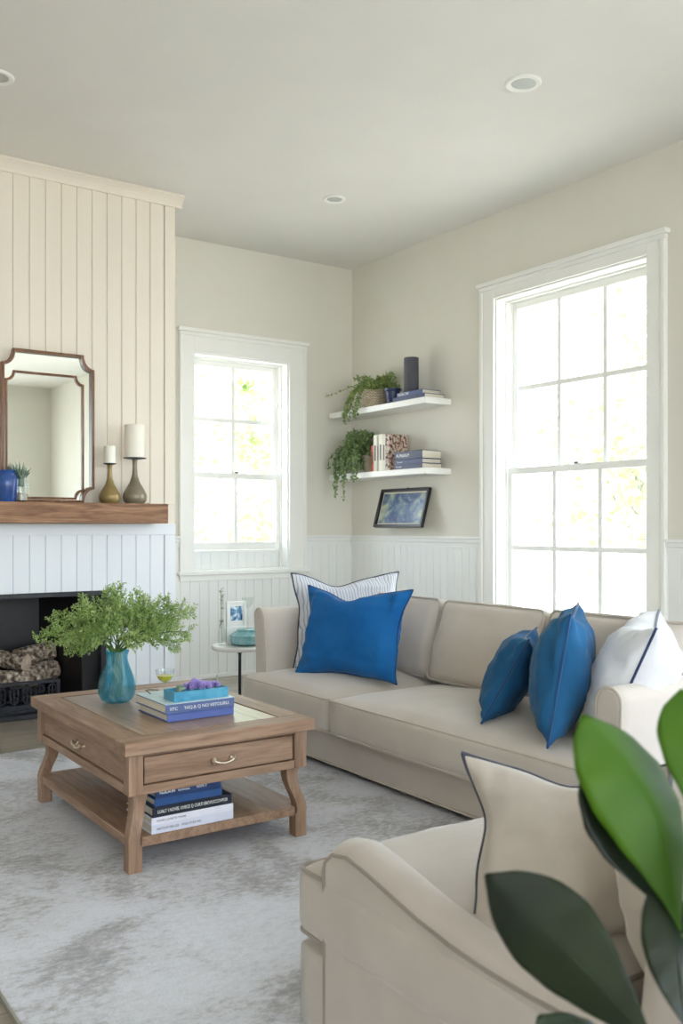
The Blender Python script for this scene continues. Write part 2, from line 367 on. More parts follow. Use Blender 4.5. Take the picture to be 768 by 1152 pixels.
# grooved board panels: profile polyline extruded in z
def grooves(u0, u1, z0, z1, pitch, gw, gd, fn, start=0.0, thick=.012, mb=None):
    """fn(u, depth_out, z)"""
    mb = mb or MB(); pts = [(u0, 0), (u0, thick)]
    k = math.floor((u0-start)/pitch)+1; g = start+k*pitch
    while g < u1-gw:
        if g > u0+gw: pts += [(g-gw/2, thick), (g-gw/4, thick-gd), (g+gw/4, thick-gd), (g+gw/2, thick)]
        g += pitch
    pts += [(u1, thick), (u1, 0)]
    n = len(pts); vs = [fn(u, d, z0) for u, d in pts]+[fn(u, d, z1) for u, d in pts]; fs = []
    for i in range(n-1): fs.append((i, i+1, n+i+1, n+i))
    # caps as strips
    for base in (0, n):
        i = 1
        while i < n-2:
            pass; i += 1
    mb.add(vs, fs); return mb
fb = lambda u, d, z: (u, YB-d, z)
fr = lambda u, d, z: (XR-d, u, z)
fc = lambda u, d, z: (u, YC-d+.012, z)
# ---- chimney breast
FX1, FZ1 = 2.07, .752      # firebox opening (right side, top)
FX0 = .55
cb = MB()
cb.box((XL, YC+.012, FZ1), (XC, YB, H-.001)); cb.box((FX1, YC+.012, 0), (XC, YB, FZ1)); cb.box((XL, YC+.012, 0), (FX0, YB, FZ1))
cb.box((FX0, YC+.55, 0), (FX1, YB, FZ1))
chim = struct(cb.build('wall_chimney', 'board', smooth=0))
grooves(XL, 2.449, 1.289, 3.225, .0953, .013, .008, fc, 1.497-.0953*50).build('upper_boards', 'board', chim, smooth=0)
MB().box((2.4575, YC-.002, 1.289), (XC, YC+.012, 3.225)).build('corner_board', 'board', chim, bevel=.002)
MB().box((2.4575, YC-.002, 0), (XC, YC+.012, 1.10)).build('corner_board', 'board_bluelit', chim, bevel=.002)
lb = grooves(XL, 2.449, FZ1+.0, 1.10, .0953, .013, .008, fc, 1.497-.0953*50)
grooves(FX1+.004, 2.449, 0, FZ1, .0953, .013, .008, fc, 1.497-.0953*50, mb=lb)
grooves(XL, FX0, 0, FZ1, .0953, .013, .008, fc, 1.497-.0953*50, mb=lb)
lb.build('lower_boards', 'board_bluelit', chim, smooth=0)
MB().box((XL, YC-.012, 1.095), (XC, YC+.012, 1.165)).build('frieze_board', 'board_bluelit', chim, bevel=.002)
# crown moulding
cr = MB(); prof = [(0, 0), (0, .075), (.06, .075), (.06, .062), (.048, .055), (.03, .04), (.018, .022), (.014, .012), (.014, 0)]
def crown_fn(u, v, t): return (t, YC-u+.004, H-.077+v)
cr.prism(prof, crown_fn, XL, XC+.045)
crn = struct(cr.build('trim_1', 'board', smooth=0))
# ---- wainscot back and right
wb = grooves(XC+.0, 2.90, .03, RZ0, .078, .007, .004, fb, 2.6)
grooves(2.90, 4.02, .03, .755, .078, .007, .004, fb, 2.6, mb=wb)
grooves(4.02, XR, .03, RZ0, .078, .007, .004, fb, 2.6, mb=wb)
struct(wb.build('trim_2', 'wains', smooth=0))
wr = grooves(4.72, YB-.012, .03, RZ0, .078, .007, .004, fr, .02)
grooves(YF, 3.24, .03, RZ0, .078, .007, .004, fr, .02, mb=wr)
grooves(3.24, 4.72, .03, .36, .078, .007, .004, fr, .02, mb=wr)
struct(wr.build('trim_3', 'wains', smooth=0))
def rail_prof(): return [(0, RZ0-.02), (.016, RZ0-.02), (.018, RZ0+.012), (.024, RZ0+.02), (.026, RZ1-.018), (.036, RZ1-.014), (.036, RZ1), (0, RZ1)]
r = MB()
for a, b in ((XC, 2.915), (4.008, XR-.03)): r.prism(rail_prof(), lambda u, v, t: (t, YB-u, v), a, b)
struct(r.build('trim_4', 'wains', smooth=0))
r = MB()
for a, b in ((4.72, YB), (YF, 3.24)): r.prism(rail_prof(), lambda u, v, t: (XR-u, t, v), a, b)
struct(r.build('trim_5', 'wains', smooth=0))
struct(MB().box((XC, YB-.02, 0), (XR, YB, .03)).build('baseboard_back', 'trim', bevel=.003))
struct(MB().box((XR-.02, YF, 0), (XR, YB-.02, .03)).build('baseboard_right', 'trim', bevel=.003))
bl = MB().box((FX1+.004, YC-.016, 0), (XC, YC, .10)); struct(bl.build('baseboard_chimney', 'board_bluelit', bevel=.003))

# ---- windows
def sash(mb, f, a, b, z0, z1, d, nx, nz, fwid=.05, top=.05, bot=.05, th=.035, mun=.032):
    mb.box(f(a, d, z0), f(a+fwid, d+th, z1)); mb.box(f(b-fwid, d, z0), f(b, d+th, z1))
    mb.box(f(a+fwid, d, z0), f(b-fwid, d+th, z0+bot)); mb.box(f(a+fwid, d, z1-top), f(b-fwid, d+th, z1))
    for i in range(1, nx):
        c = a+fwid+(b-a-2*fwid)*i/nx; mb.box(f(c-mun/2, d+.004, z0+bot), f(c+mun/2, d+th-.004, z1-top))
    for k in range(1, nz):
        c = z0+bot+(z1-top-z0-bot)*k/nz; mb.box(f(a+fwid, d+.003, c-mun/2), f(b-fwid, d+th-.003, c+mun/2))
def window(name, f, w, zmeet, zlow, nu, nl, casL, casR, capz, sillz, outd, inner):
    """f(u, depth into wall, z)"""
    a, b, z0, z1 = w['a'], w['b'], w['z0'], w['z1']
    root = empty(name, f((a+b)/2, 0, z0), kind='structure')
    cs = MB()
    cs.box(f(casL, -.022, z0-.0), f(a, 0, capz-.02)); cs.box(f(b, -.022, z0-.0), f(casR, 0, capz-.02)); cs.box(f(a, -.022, z1), f(b, 0, capz-.02))
    cs.build('casing', 'trim', root, bevel=.003)
    cp = MB(); cp.box(f(casL-.03, -.05, capz-.028), f(casR+.03, 0, capz)); cp.box(f(casL-.015, -.034, capz-.055), f(casR+.015, 0, capz-.028))
    cp.build('header_cap', 'trim', root, bevel=.004)
    # back band
    bb = MB()
    for u0, u1 in ((casL-.012, casL+.012), (casR-.012, casR+.012)): bb.box(f(u0, -.034, z0), f(u1, 0, capz-.055))
    bb.build('back_band', 'trim', root, bevel=.003)
    si = MB(); si.box(f(casL-.03, -.055, sillz-.03), f(casR+.03, 0, sillz)); si.box(f(casL-.01, -.028, sillz-.075), f(casR+.01, 0, sillz-.03))
    si.build('sill', 'trim', root, bevel=.004)
    jm = MB(); t = .012
    jm.box(f(a, -.002, z0), f(a+t, outd, z1)); jm.box(f(b-t, -.002, z0), f(b, outd, z1)); jm.box(f(a+t, -.002, z1-t), f(b-t, outd, z1)); jm.box(f(a+t, -.002, z0), f(b-t, outd, z0+t))
    # stops / parting beads
    for d0, d1, q in ((inner-.016, inner, .024), (inner+.037, inner+.047, .022), (inner+.086, inner+.1, .024)):
        jm.box(f(a+t, d0, z0+t), f(a+q, d1, z1-t)); jm.box(f(b-q, d0, z0+t), f(b-t, d1, z1-t)); jm.box(f(a+q, d0, z1-q), f(b-q, d1, z1-t))
    jm.build('jamb', 'trim', root, bevel=.0015)
    lo = MB(); sash(lo, f, a+t+.002, b-t-.002, zlow, zmeet, inner, nl[0], nl[1], .045, .045, .06)
    lo = lo.build('lower_sash', 'trim', root, bevel=.002)
    MB().box(f(a+.05, inner+.016, zlow+.04), f(b-.05, inner+.019, zmeet-.03)).build('glass_pane', 'pane', lo, smooth=0)
    up = MB(); sash(up, f, a+t+.002, b-t-.002, zmeet-.04, z1-t-.002, inner+.048, nu[0], nu[1], .045, .05, .04)
    up = up.build('upper_sash', 'trim', root, bevel=.002)
    MB().box(f(a+.05, inner+.064, zmeet-.03), f(b-.05, inner+.067, z1-.04)).build('glass_pane', 'pane', up, smooth=0)
    lk = MB(); c = (a+b)/2
    lk.box(f(c-.022, inner+.002, zmeet), f(c+.022, inner+.03, zmeet+.006)); lk.box(f(c-.008, inner+.004, zmeet+.006), f(c+.03, inner+.016, zmeet+.016))
    lk.build('sash_lock', 'pewter', lo, bevel=.002)
    return root
f1 = lambda u, d, z: (u, YB+d, z)
f2 = lambda u, d, z: (XR+d, u, z)
w1 = window('window_1', f1, W1, 1.565, .965, (2, 2), (2, 1), 2.915, 4.000, 2.628, .812, .215, .10)
pn = grooves(W1['a']+.012, W1['b']-.012, .822, .952, .078, .007, .004, lambda u, d, z: (u, YB+.125-d, z), 2.6)
pn.box((W1['a']+.012, YB+.09, .945), (W1['b']-.012, YB+.15, .963)); pn.build('under_sash_panel', 'wains', w1, smooth=0)
w2 = window('window_2', f2, W2, 1.55, .44, (3, 2), (3, 2), 3.24, 4.72, 2.83, .425, .215, .10)
# unseen windows added to light the room (plain frames)
def added_window(name, f, a, b, z0, z1):
    root = empty(name, f((a+b)/2, 0, z0), kind='structure')
    cs = MB(); w = .1
    cs.box(f(a-w, -.02, z0-w), f(a, 0, z1+w)); cs.box(f(b, -.02, z0-w), f(b+w, 0, z1+w)); cs.box(f(a, -.02, z1), f(b, 0, z1+w)); cs.box(f(a, -.02, z0-w), f(b, 0, z0))
    cs.build('casing', 'trim', root, bevel=.003)
    lo = MB(); sash(lo, f, a, b, z0, z1, .1, 3, 4); lo = lo.build('sash', 'trim', root, bevel=.002)
    MB().box(f(a+.05, .115, z0+.05), f(b-.05, .118, z1-.05)).build('glass_pane', 'pane', lo, smooth=0)
added_window('added_window_3', lambda u, d, z: (u, YF-d, z), -2.2, 3.5, .05, 2.9)
added_window('added_window_4', f2, -1.3, 1.4, .3, 2.8)

# ---- downlights
def downlight(x, y, r, label):
    root = empty('recessed_ceiling_light', (x, y, H), label, 'ceiling light', 'recessed ceiling lights')
    MB().lathe([(r*.66, -.002), (r*.7, -.008), (r*.92, -.010), (r, -.004), (r, 0)], (x, y, H), 40).build('trim_ring', 'trim', root)
    MB().lathe([(0, -.0045), (r*.4, -.005), (r*.67, -.003), (r*.67, 0)], (x, y, H), 40).build('lens', 'lens', root)
downlight(3.27, 3.17, .088, 'round white recessed ceiling light nearest the large window, largest in view')
downlight(3.41, 5.0, .075, 'small round recessed ceiling light nearest the back corner of the room')
downlight(1.155, 4.56, .083, 'recessed ceiling light at the left edge, above the mirror side')

# ------------------------------------------------------------------ mantel and fireplace
MZ = 1.289
mt = MB().box((.2, 5.33, 1.168), (2.385, YC-.012, MZ))
tag(mt.build('mantel_shelf', 'mantel', loc=(1.3, 5.44, 1.168), bevel=.004), 'rough brown timber beam mantel shelf above the fireplace', 'mantel shelf')
fp = empty('fireplace', (1.3, YC+.2, 0), 'black metal firebox set into the white boarded chimney', 'fireplace')
s_ = MB()
s_.box((FX0+.002, YC+.50, .002), (FX1-.002, YC+.52, FZ1-.002)); s_.box((FX0, YC+.02, FZ1-.02), (FX1-.002, YC+.52, FZ1-.002))
s_.build('firebox_back', 'firebox', fp, smooth=0)
for pts in ([(1.93, YC+.06), (1.95, YC+.06), (1.82, YC+.5), (1.80, YC+.5)], [(.69, YC+.06), (.67, YC+.06), (.80, YC+.5), (.82, YC+.5)]):
    MB().prism(pts, lambda u, v, t: (u, v, t), .03, FZ1-.02).build('side_panel', 'firebox', fp, smooth=0)
s_ = MB(); s_.box((FX0+.002, YC+.006, .002), (FX1-.002, YC+.5, .03)); s_.build('hearth_plate', 'iron', fp, bevel=.003)
for xa, xb in ((1.93, 2.035), (.60, .69)): MB().box((xa, YC+.05, .03), (xb, YC+.06, FZ1-.03)).build('surround', 'brushed', fp, bevel=.002)
s_ = MB(); s_.box((2.035, YC+.002, .002), (FX1-.001, YC+.06, FZ1-.002)); s_.box((FX0+.001, YC+.002, .002), (.60, YC+.06, FZ1-.002)); s_.box((.60, YC+.002, FZ1-.03), (2.035, YC+.06, FZ1-.002))
s_.build('outer_frame', 'iron', fp, bevel=.002)
# ornate grate
gr = empty('fire_grate', (1.45, YC+.17, .03), 'ornate black cast iron fire basket holding the logs', 'grate')
g = MB(); gx0, gx1, gy = 1.10, 1.81, YC+.10
g.box((gx0, gy-.012, .03), (gx1, gy+.03, .075)); g.box((gx0, gy-.004, .192), (gx1, gy+.02, .212)); g.box((gx0-.01, gy-.03, .03), (gx1+.01, gy+.0, .048))
g.box((gx1-.022, gy-.004, .07), (gx1, gy+.02, .2)); g.box((gx0, gy-.004, .07), (gx0+.022, gy+.02, .2))
g.build('front_bars', 'iron', gr, bevel=.003)
for i in range(9):
    x = gx0+.055+i*.076; o = MB()
    pts = [(x+.030*math.cos(t)*(1-.25*math.cos(2*t)), gy+.006, .132+.05*math.sin(t)) for t in [2*PI*k/18 for k in range(18)]]
    o.tube(pts, .006, 6, closed=True); o.tube([(x, gy+.006, .07), (x, gy+.006, .195)], .005, 6)
    o.tube([(x-.03, gy+.006, .10), (x, gy+.006, .132), (x+.03, gy+.006, .10)], .005, 6); o.tube([(x-.03, gy+.006, .165), (x, gy+.006, .132), (x+.03, gy+.006, .165)], .005, 6)
    o.build('scroll_ornament', 'iron', gr)
g = MB()
for i in range(8): g.box((gx0+.02+i*.095, gy+.02, .085), (gx0+.04+i*.095, gy+.3, .10))
g.box((gx0, gy+.29, .03), (gx1, gy+.31, .16)); g.build('rack', 'iron', gr, bevel=.002)
def log(c, L, r, yaw, tilt, label, seed):
    rnd = random.Random(seed); n = 20; rings = 12; mb = MB(); vs = []; fs = []
    Tm = Matrix.Translation(c) @ Euler((0, tilt, yaw)).to_matrix().to_4x4()
    for k in range(rings+1):
        x = -L/2+L*k/rings
        for i in range(n):
            a = 2*PI*i/n; q = r*(1+.16*noise.noise(Vector((x*9+seed, math.cos(a)*1.6, math.sin(a)*1.6)))+.05*noise.noise(Vector((x*50+seed, math.cos(a)*6, math.sin(a)*6))))
            vs.append((x, q*math.cos(a), q*math.sin(a)))
    for k in range(rings):
        for i in range(n): fs.append((k*n+i, k*n+(i+1) % n, (k+1)*n+(i+1) % n, (k+1)*n+i))
    mb.add([Tm @ Vector(v)-Vector(c) for v in vs], fs)
    e1 = list(range(n))[::-1]; e2 = [rings*n+i for i in range(n)]
    k = mb.m('birch'); mb.mi = [k]*len(mb.f)
    ke = mb.m('logend')
    for e in (e1, e2): mb.f.append(e); mb.mi.append(ke)
    o = mb.build('firewood_log', loc=None, smooth=50); o.location = c
    tag(o, label, 'firewood log', 'birch logs in the fireplace'); return o
ly = YC+.26
log((1.26, ly-.04, .222), .34, .062, .12, 0, 'firewood log at far left of the bottom row on the grate', 1)
log((1.56, ly-.05, .218), .30, .056, -.1, .04, 'firewood log in the middle of the bottom row on the grate', 2)
log((1.72, ly+.01, .232), .26, .062, .3, -.06, 'firewood log at the right end of the bottom row on the grate', 3)
log((1.36, ly+.05, .325), .30, .055, .5, .05, 'firewood log lying on top at the left of the pile', 4)
log((1.56, ly-.0, .325), .22, .05, -.9, .1, 'short sawn firewood log on top with its pale round end showing', 5)
log((1.72, ly+.06, .345), .24, .06, .25, -.12, 'highest firewood log on the right of the pile', 6)
log((1.10, ly-.02, .31), .26, .055, -.3, .0, 'firewood log at the left edge on top of the row', 7)

# ------------------------------------------------------------------ mirror
def notched(x0, x1, z0, z1, rx, rz, n=8):
    """rectangle with concave stepped corners"""
    pts = []
    def arc(cx, cz, a0, a1):
        for i in range(n+1):
            a = a0+(a1-a0)*i/n; pts.append((cx+rx*math.cos(a), cz+rz*math.sin(a)))
    arc(x1, z1, PI*1.5, PI); arc(x0, z1, 0, -PI/2)
    arc(x0, z0, PI/2, 0); arc(x1, z0, PI, PI/2)
    return pts
def frame_band(mb, pts, w, y0, y1):
    """extruded band inside outline pts"""
    n = len(pts); cx = sum(p[0] for p in pts)/n; cz = sum(p[1] for p in pts)/n
    xs = [p[0] for p in pts]; zs = [p[1] for p in pts]; sx = (max(xs)-min(xs)-2*w)/(max(xs)-min(xs)); sz = (max(zs)-min(zs)-2*w)/(max(zs)-min(zs))
    mx, mz = (max(xs)+min(xs))/2, (max(zs)+min(zs))/2
    inn = [(mx+(p[0]-mx)*sx, mz+(p[1]-mz)*sz) for p in pts]
    mid = [(mx+(p[0]-mx)*(1+sx)/2, mz+(p[1]-mz)*(1+sz)/2) for p in pts]
    vs = []
    for ring, y in ((pts, y1), (pts, y0+.004), (mid, y0), (inn, y0+.004), (inn, y1)): vs += [(x, y, z) for x, z in ring]
    fs = []
    for k in range(5):
        a = k*n; b = ((k+1) % 5)*n
        for i in range(n): fs.append((a+i, a+(i+1) % n, b+(i+1) % n, b+i))
    mb.add(vs, fs); return inn
mr = empty('wall_mirror', (1.695, 5.52, MZ), 'tall brown framed mirror with notched corners standing on the mantel', 'mirror')
out = notched(1.421, 1.972, MZ+.002, 2.189, .066, .085)
fbm = MB(); inn = frame_band(fbm, out, .017, 5.490, 5.535); fbm.build('outer_frame', 'frame_br', mr, smooth=50)
gm = MB(); n = len(inn); ctr = (1.695, 5.520, 1.75)
gm.add([(x, 5.520, z) for x, z in inn]+[ctr], [(i, (i+1) % n, n) for i in range(n)], 'mirror')
gm.add([(x, 5.534, z) for x, z in inn]+[(ctr[0], 5.534, ctr[2])], [((i+1) % n, i, n) for i in range(n)], 'iron')
gm.build('glass', None, mr, smooth=0)
ib = MB(); o2 = notched(1.446, 1.912, MZ+.022, 2.062, .045, .05); frame_band(ib, o2, .013, 5.505, 5.519); ib.build('inner_frame', 'frame_br', mr, smooth=50)

# ------------------------------------------------------------------ mantel objects
def candlestick(x, y, h, rb, mat, cr_, ch, ls, lc, tz):
    root = empty('candlestick', (x, y, MZ), ls, 'candlestick', 'teardrop candlesticks on the mantel')
    pr = [(0, 0), (rb*.72, 0), (rb*.93, h*.06), (rb, h*.14), (rb*.95, h*.22), (rb*.72, h*.34), (rb*.42, h*.47), (rb*.24, h*.62), (rb*.19, h*.8), (rb*.2, h*.93), (rb*.26, h*.965)]
    MB().lathe(pr, (x, y, MZ), 32).build('body', mat, root)
    MB().lathe([(0, h*.96), (rb*.3, h*.96), (cr_*1.12, h*.985), (cr_*1.15, h), (0, h)], (x, y, MZ), 32).build('drip_plate', 'iron', root)
    c = empty('candle', (x, y, MZ+h), lc, 'candle', 'ivory pillar candles')
    MB().lathe([(0, 0), (cr_, 0), (cr_, ch-.004), (cr_*.94, ch), (cr_*.5, ch-.006), (0, ch-.008)], (x, y, MZ+h), 32).build('wax_pillar', 'wax', c)
    MB().tube([(x, y, MZ+h+ch-.008), (x+.001, y, MZ+h+ch+.008)], .0012, 6).build('wick', 'wick', c)
candlestick(2.045, 5.43, .245, .066, 'brass', .034, .105, 'shorter golden brass teardrop candlestick beside the mirror', 'thinner ivory pillar candle on the shorter brass candlestick', 0)
candlestick(2.205, 5.43, .285, .074, 'pewter', .062, .205, 'taller grey brown teardrop candlestick near the mantel end', 'wide ivory pillar candle on the taller grey candlestick', 0)
MB().lathe([(0, 0), (.046, 0), (.052, .02), (.062, .09), (.064, .125), (.054, .15), (.045, .158), (.047, .175), (.050, .18), (.040, .18), (.036, .15), (0, .15)], (1.425, 5.40, MZ), 32).build('blue_vase', 'blueglaze', loc=None)
o = bpy.data.objects['blue_vase']; tag(o, 'short cobalt blue glazed ceramic jar at the left of the mantel', 'vase')
sj = empty('succulent_jar', (1.515, 5.44, MZ), 'small clear glass jar holding grey green succulents on the mantel', 'plant jar')
MB().lathe([(0, 0), (.042, 0), (.044, .02), (.044, .12), (.034, .14), (.036, .155), (.033, .155), (.031, .14), (.040, .12), (.040, .01), (0, .01)], (1.515, 5.44, MZ), 28).build('glass_jar', 'clear', sj)
MB().lathe([(0, .011), (.038, .011), (.038, .05), (0, .055)], (1.515, 5.44, MZ), 24).build('pebbles', 'pot', sj)
sm = MB()
for i in range(44):
    a = random.uniform(0, 2*PI); el = random.uniform(.35, 1.4); L = random.uniform(.05, .10)
    b = Vector((1.515+.015*math.cos(a), 5.44+.015*math.sin(a), MZ+.14)); d = Vector((math.cos(a)*math.cos(el)*.75, math.sin(a)*math.cos(el)*.75, math.sin(el)))
    sm.tube([b-Vector((0, 0, .05)), b, b+d*L*.5, b+d*L+Vector((0, 0, .005))], [.003, .005, .0055, .0008], 5)
sm.build('succulents', 'succulent', sj)

# ------------------------------------------------------------------ shelves
def shelf(z, y0, label):
    return tag(MB().box((4.235, y0, z-.045), (XR, YB-.02, z)).build('floating_shelf', 'trim', loc=(4.36, 5.7, z-.045), bevel=.003), label, 'shelf', 'white floating wall shelves')
S1, S2 = 2.076, 1.571
shelf(S1, 5.06, 'upper white floating shelf in the corner, higher of the two')
shelf(S2, 5.06, 'lower white floating shelf in the corner, above the small framed picture')

def book(name, x0, x1, y0, y1, z0, z1, mat, label, spine='y0', page='page', group=None, txt=None, upright=False, tsize=None, tmat='trim', back=None):
    """box book: covers, spine and page block. spine side one of x0,x1,y0,y1"""
    root = empty(name, ((x0+x1)/2, (y0+y1)/2, z0), label, 'book', group)
    t = min(.0035, (z1-z0)*.14 if not upright else .0035); cv = MB(); pg = MB(); ins = .005
    if not upright:
        cv.box((x0, y0, z0), (x1, y1, z0+t)); cv.box((x0, y0, z1-t), (x1, y1, z1))
        a = [x0+ins, y0+ins, z0+t]; b = [x1-ins, y1-ins, z1-t]
        if spine == 'y0': cv.box((x0, y0, z0+t), (x1, y0+t, z1-t)); a[1] = y0+t
        if spine == 'x0': cv.box((x0, y0, z0+t), (x0+t, y1, z1-t)); a[0] = x0+t
        pg.box(a, b)
    else:   # upright, spine facing -x, thickness along y
        cv.box((x0, y0, z0), (x1, y0+t, z1)); cv.box((x0, y1-t, z0), (x1, y1, z1)); cv.box((x0, y0+t, z0), (x0+t, y1-t, z1))
        pg.box((x0+t, y0+t, z0+ins), (x1-ins, y1-t, z1-ins))
    cv.build('cover', mat, root, bevel=.0008); pg.build('pages', page, root, smooth=0)
    if txt:
        L = worldloc(root); zc = (z0+z1)/2; ts = tsize or (z1-z0)*.6
        if spine == 'y0': text('spine_title', txt, ts, tmat, root, Vector((x0+(x1-x0)*.06, y0-.0006, zc))-L, (PI/2, 0, 0), fit=(x1-x0)*.88)
        if spine == 'x0' and not upright: text('spine_title', txt, ts, tmat, root, Vector((x0-.0006, y1-(y1-y0)*.06, zc))-L, (PI/2, 0, -PI/2), fit=(y1-y0)*.88)
    return root
# upper shelf
b1 = book('book', 4.26, 4.45, 5.10, 5.47, S1, S1+.034, cover('navy_cloth', 30, 46, 88), 'navy book at the bottom of the pair on the upper shelf', 'x0', group='navy books on the upper shelf', tsize=.02)
b2 = book('book', 4.265, 4.44, 5.13, 5.43, S1+.034, S1+.066, cover('blue_cloth', 44, 66, 116), 'navy book with pale spine lettering under the charcoal cylinder vase', 'x0', group='navy books on the upper shelf', txt='NUIALTIIV', tsize=.028)
MB().lathe([(0, 0), (.054, 0), (.055, .003), (.055, .262), (.052, .265), (.046, .262), (.046, .02), (0, .02)], (4.35, 5.36, S1+.066), 36).build('cylinder_vase', 'darkcyl')
tag(bpy.data.objects['cylinder_vase'], 'charcoal grey straight cylinder vase on two navy books', 'vase')
MB().lathe([(0, 0), (.042, 0), (.046, .01), (.058, .10), (.066, .106), (.066, .122), (.058, .122), (.052, .1), (0, .1)], (4.335, 5.565, S1), 30).build('planter_pot', 'navyglaze')
tag(bpy.data.objects['planter_pot'], 'small navy glazed pot beside the basket on the upper shelf', 'pot')

def leafquad(mb, p, d, n, L, w):
    s = d.cross(n)
    if s.length < 1e-4: return
    s.normalize(); n2 = s.cross(d).normalized()
    mb.add([p, p+d*L*.45+s*w+n2*L*.08, p+d*L, p+d*L*.45-s*w+n2*L*.08, p+d*L*.5-n2*L*.03], [(0, 4, 1), (1, 4, 2), (2, 4, 3), (3, 4, 0)])
def rvec(rnd): 
    v = Vector((rnd.gauss(0, 1), rnd.gauss(0, 1), rnd.gauss(0, 1))); return v.normalized()
def trailing(root, c, rnd, vines, mat, leafL=.022, bush=260, bushr=(.1, .1, .08), pieces=('foliage', 'stem')):
    fo = MB(); st = MB()
    for (pts, dens) in vines:
        P = [Vector(p) for p in pts]; path = []
        for k in range(len(P)-1):
            for i in range(8):
                t = i/8; a = P[max(k-1, 0)]; b = P[k]; cc = P[k+1]; d = P[min(k+2, len(P)-1)]
                path.append(.5*((2*b)+(-a+cc)*t+(2*a-5*b+4*cc-d)*t*t+(-a+3*b-3*cc+d)*t**3))
        path.append(P[-1]); st.tube(path, .0013, 4)
        for i in range(len(path)-1):
            seg = path[i+1]-path[i]
            for q in range(max(1, round(dens*seg.length/.012))):
                p = path[i]+seg*rnd.random(); d = (rvec(rnd)+Vector((0, 0, -.25))+seg.normalized()*.3).normalized()
                leafquad(fo, p, d, rvec(rnd), leafL*rnd.uniform(.6, 1.25), leafL*.36*rnd.uniform(.7, 1.2))
    for i in range(bush):
        v = rvec(rnd); q = rnd.random()**.4
        p = c+Vector((v.x*bushr[0], v.y*bushr[1], v.z*bushr[2]))*q
        leafquad(fo, p, (v*.8+rvec(rnd)*.8).normalized(), rvec(rnd), leafL*rnd.uniform(.7, 1.3), leafL*.38*rnd.uniform(.7, 1.2))
    fo.build(pieces[0], mat, root, smooth=0); st.build(pieces[1], 'stem', root)
rnd = random.Random(11)
pl = empty('potted_ivy', (4.345, 5.80, S1), 'trailing green plant in a woven basket on the upper shelf', 'potted plant', 'trailing shelf plants')
MB().lathe([(0, 0), (.080, 0), (.094, .03), (.105, .085), (.100, .13), (.096, .135), (.088, .13), (.09, .1), (0, .1)], (4.345, 5.80, S1), 36).build('woven_basket', 'basket', pl)
c = Vector((4.345, 5.80, S1+.16)); vines = []
for i in range(30):
    a = rnd.uniform(0, 2*PI); r1 = rnd.uniform(.06, .12); up = rnd.uniform(.02, .09)
    e = c+Vector((math.cos(a)*r1, math.sin(a)*r1*1.3, up)); e.x = min(e.x, 4.46)
    f = e+Vector((math.cos(a)*.05, math.sin(a)*.09, rnd.uniform(-.05, .05))); f.x = min(f.x, 4.46)
    vines.append(((c+Vector((0, 0, -.04)), (c+e)/2+Vector((0, 0, .03)), e, f), .9))
for i in range(5):   # long shoots to the right over the pot
    vines.append(((c, c+Vector((-.01, -.10, .06)), c+Vector((-.02, -.19, .09-.02*i)), c+Vector((-.03+.02*i, -.27, .075-.03*i))), 1.1))
for i in range(11):  # falling off the shelf end to the left and forward
    y = 5.80+rnd.uniform(.02, .22); x = 4.20+rnd.uniform(-.02, .01); dz = rnd.uniform(.02, .15)
    vines.append(((c, c+Vector((-.08, (y-5.8)*.6, .03)), (x, y, S1+.05), (x-.01, y+.01, S1-dz*.3), (x-.005, y+.02, S1-dz)), 1.3))
vines.append(((c, c+Vector((-.05, .15, .04)), (4.20, 6.12, S1+.15), (4.15, 6.20, S1+.13)), .8))
trailing(pl, c, rnd, vines, 'ivy', .026, 330, (.10, .15, .055))
pl = empty('potted_ivy', (4.355, 5.86, S2), 'bushy trailing plant beside the upright books on the lower shelf', 'potted plant', 'trailing shelf plants')
MB().lathe([(0, 0), (.062, 0), (.068, .01), (.082, .12), (.088, .125), (.088, .14), (.078, .14), (.074, .12), (0, .12)], (4.365, 5.86, S2), 32).build('pot', 'pot', pl)
c = Vector((4.31, 5.96, S2+.19)); vines = []
for i in range(44):
    a = rnd.uniform(0, 2*PI); el = rnd.uniform(-.2, 1.2); R_ = rnd.uniform(.12, .2)
    d = Vector((math.cos(a)*math.cos(el)*.75, math.sin(a)*math.cos(el), math.sin(el)*.95)); e = c+d*R_
    e.x = min(max(e.x, 4.16), 4.45); e.y = min(max(e.y, 5.75), 6.26); f = e+Vector((-.01, d.y*.04, -rnd.uniform(.02, .09)))
    f.y = min(max(f.y, 5.77), 6.27)
    vines.append(((c+Vector((0, -.02, -.07)), c+d*R_*.5+Vector((0, 0, .02)), e, f), 1.2))
for i in range(20):
    y = 5.86+rnd.uniform(-.05, .33); x = 4.17+rnd.uniform(-.01, .035); dz = rnd.uniform(-.08, .10) if i < 17 else rnd.uniform(.16, .26)
    vines.append(((c, ((c.x+x)/2, (c.y+y)/2, c.z+.02), (x, y, S2+.14), (x-.01, y+.0, S2-dz*.3+.03), (x-.005, y+.01, S2-dz)), 1.3))
trailing(pl, c, rnd, vines, 'ivy2', .027, 1100, (.13, .19, .15))
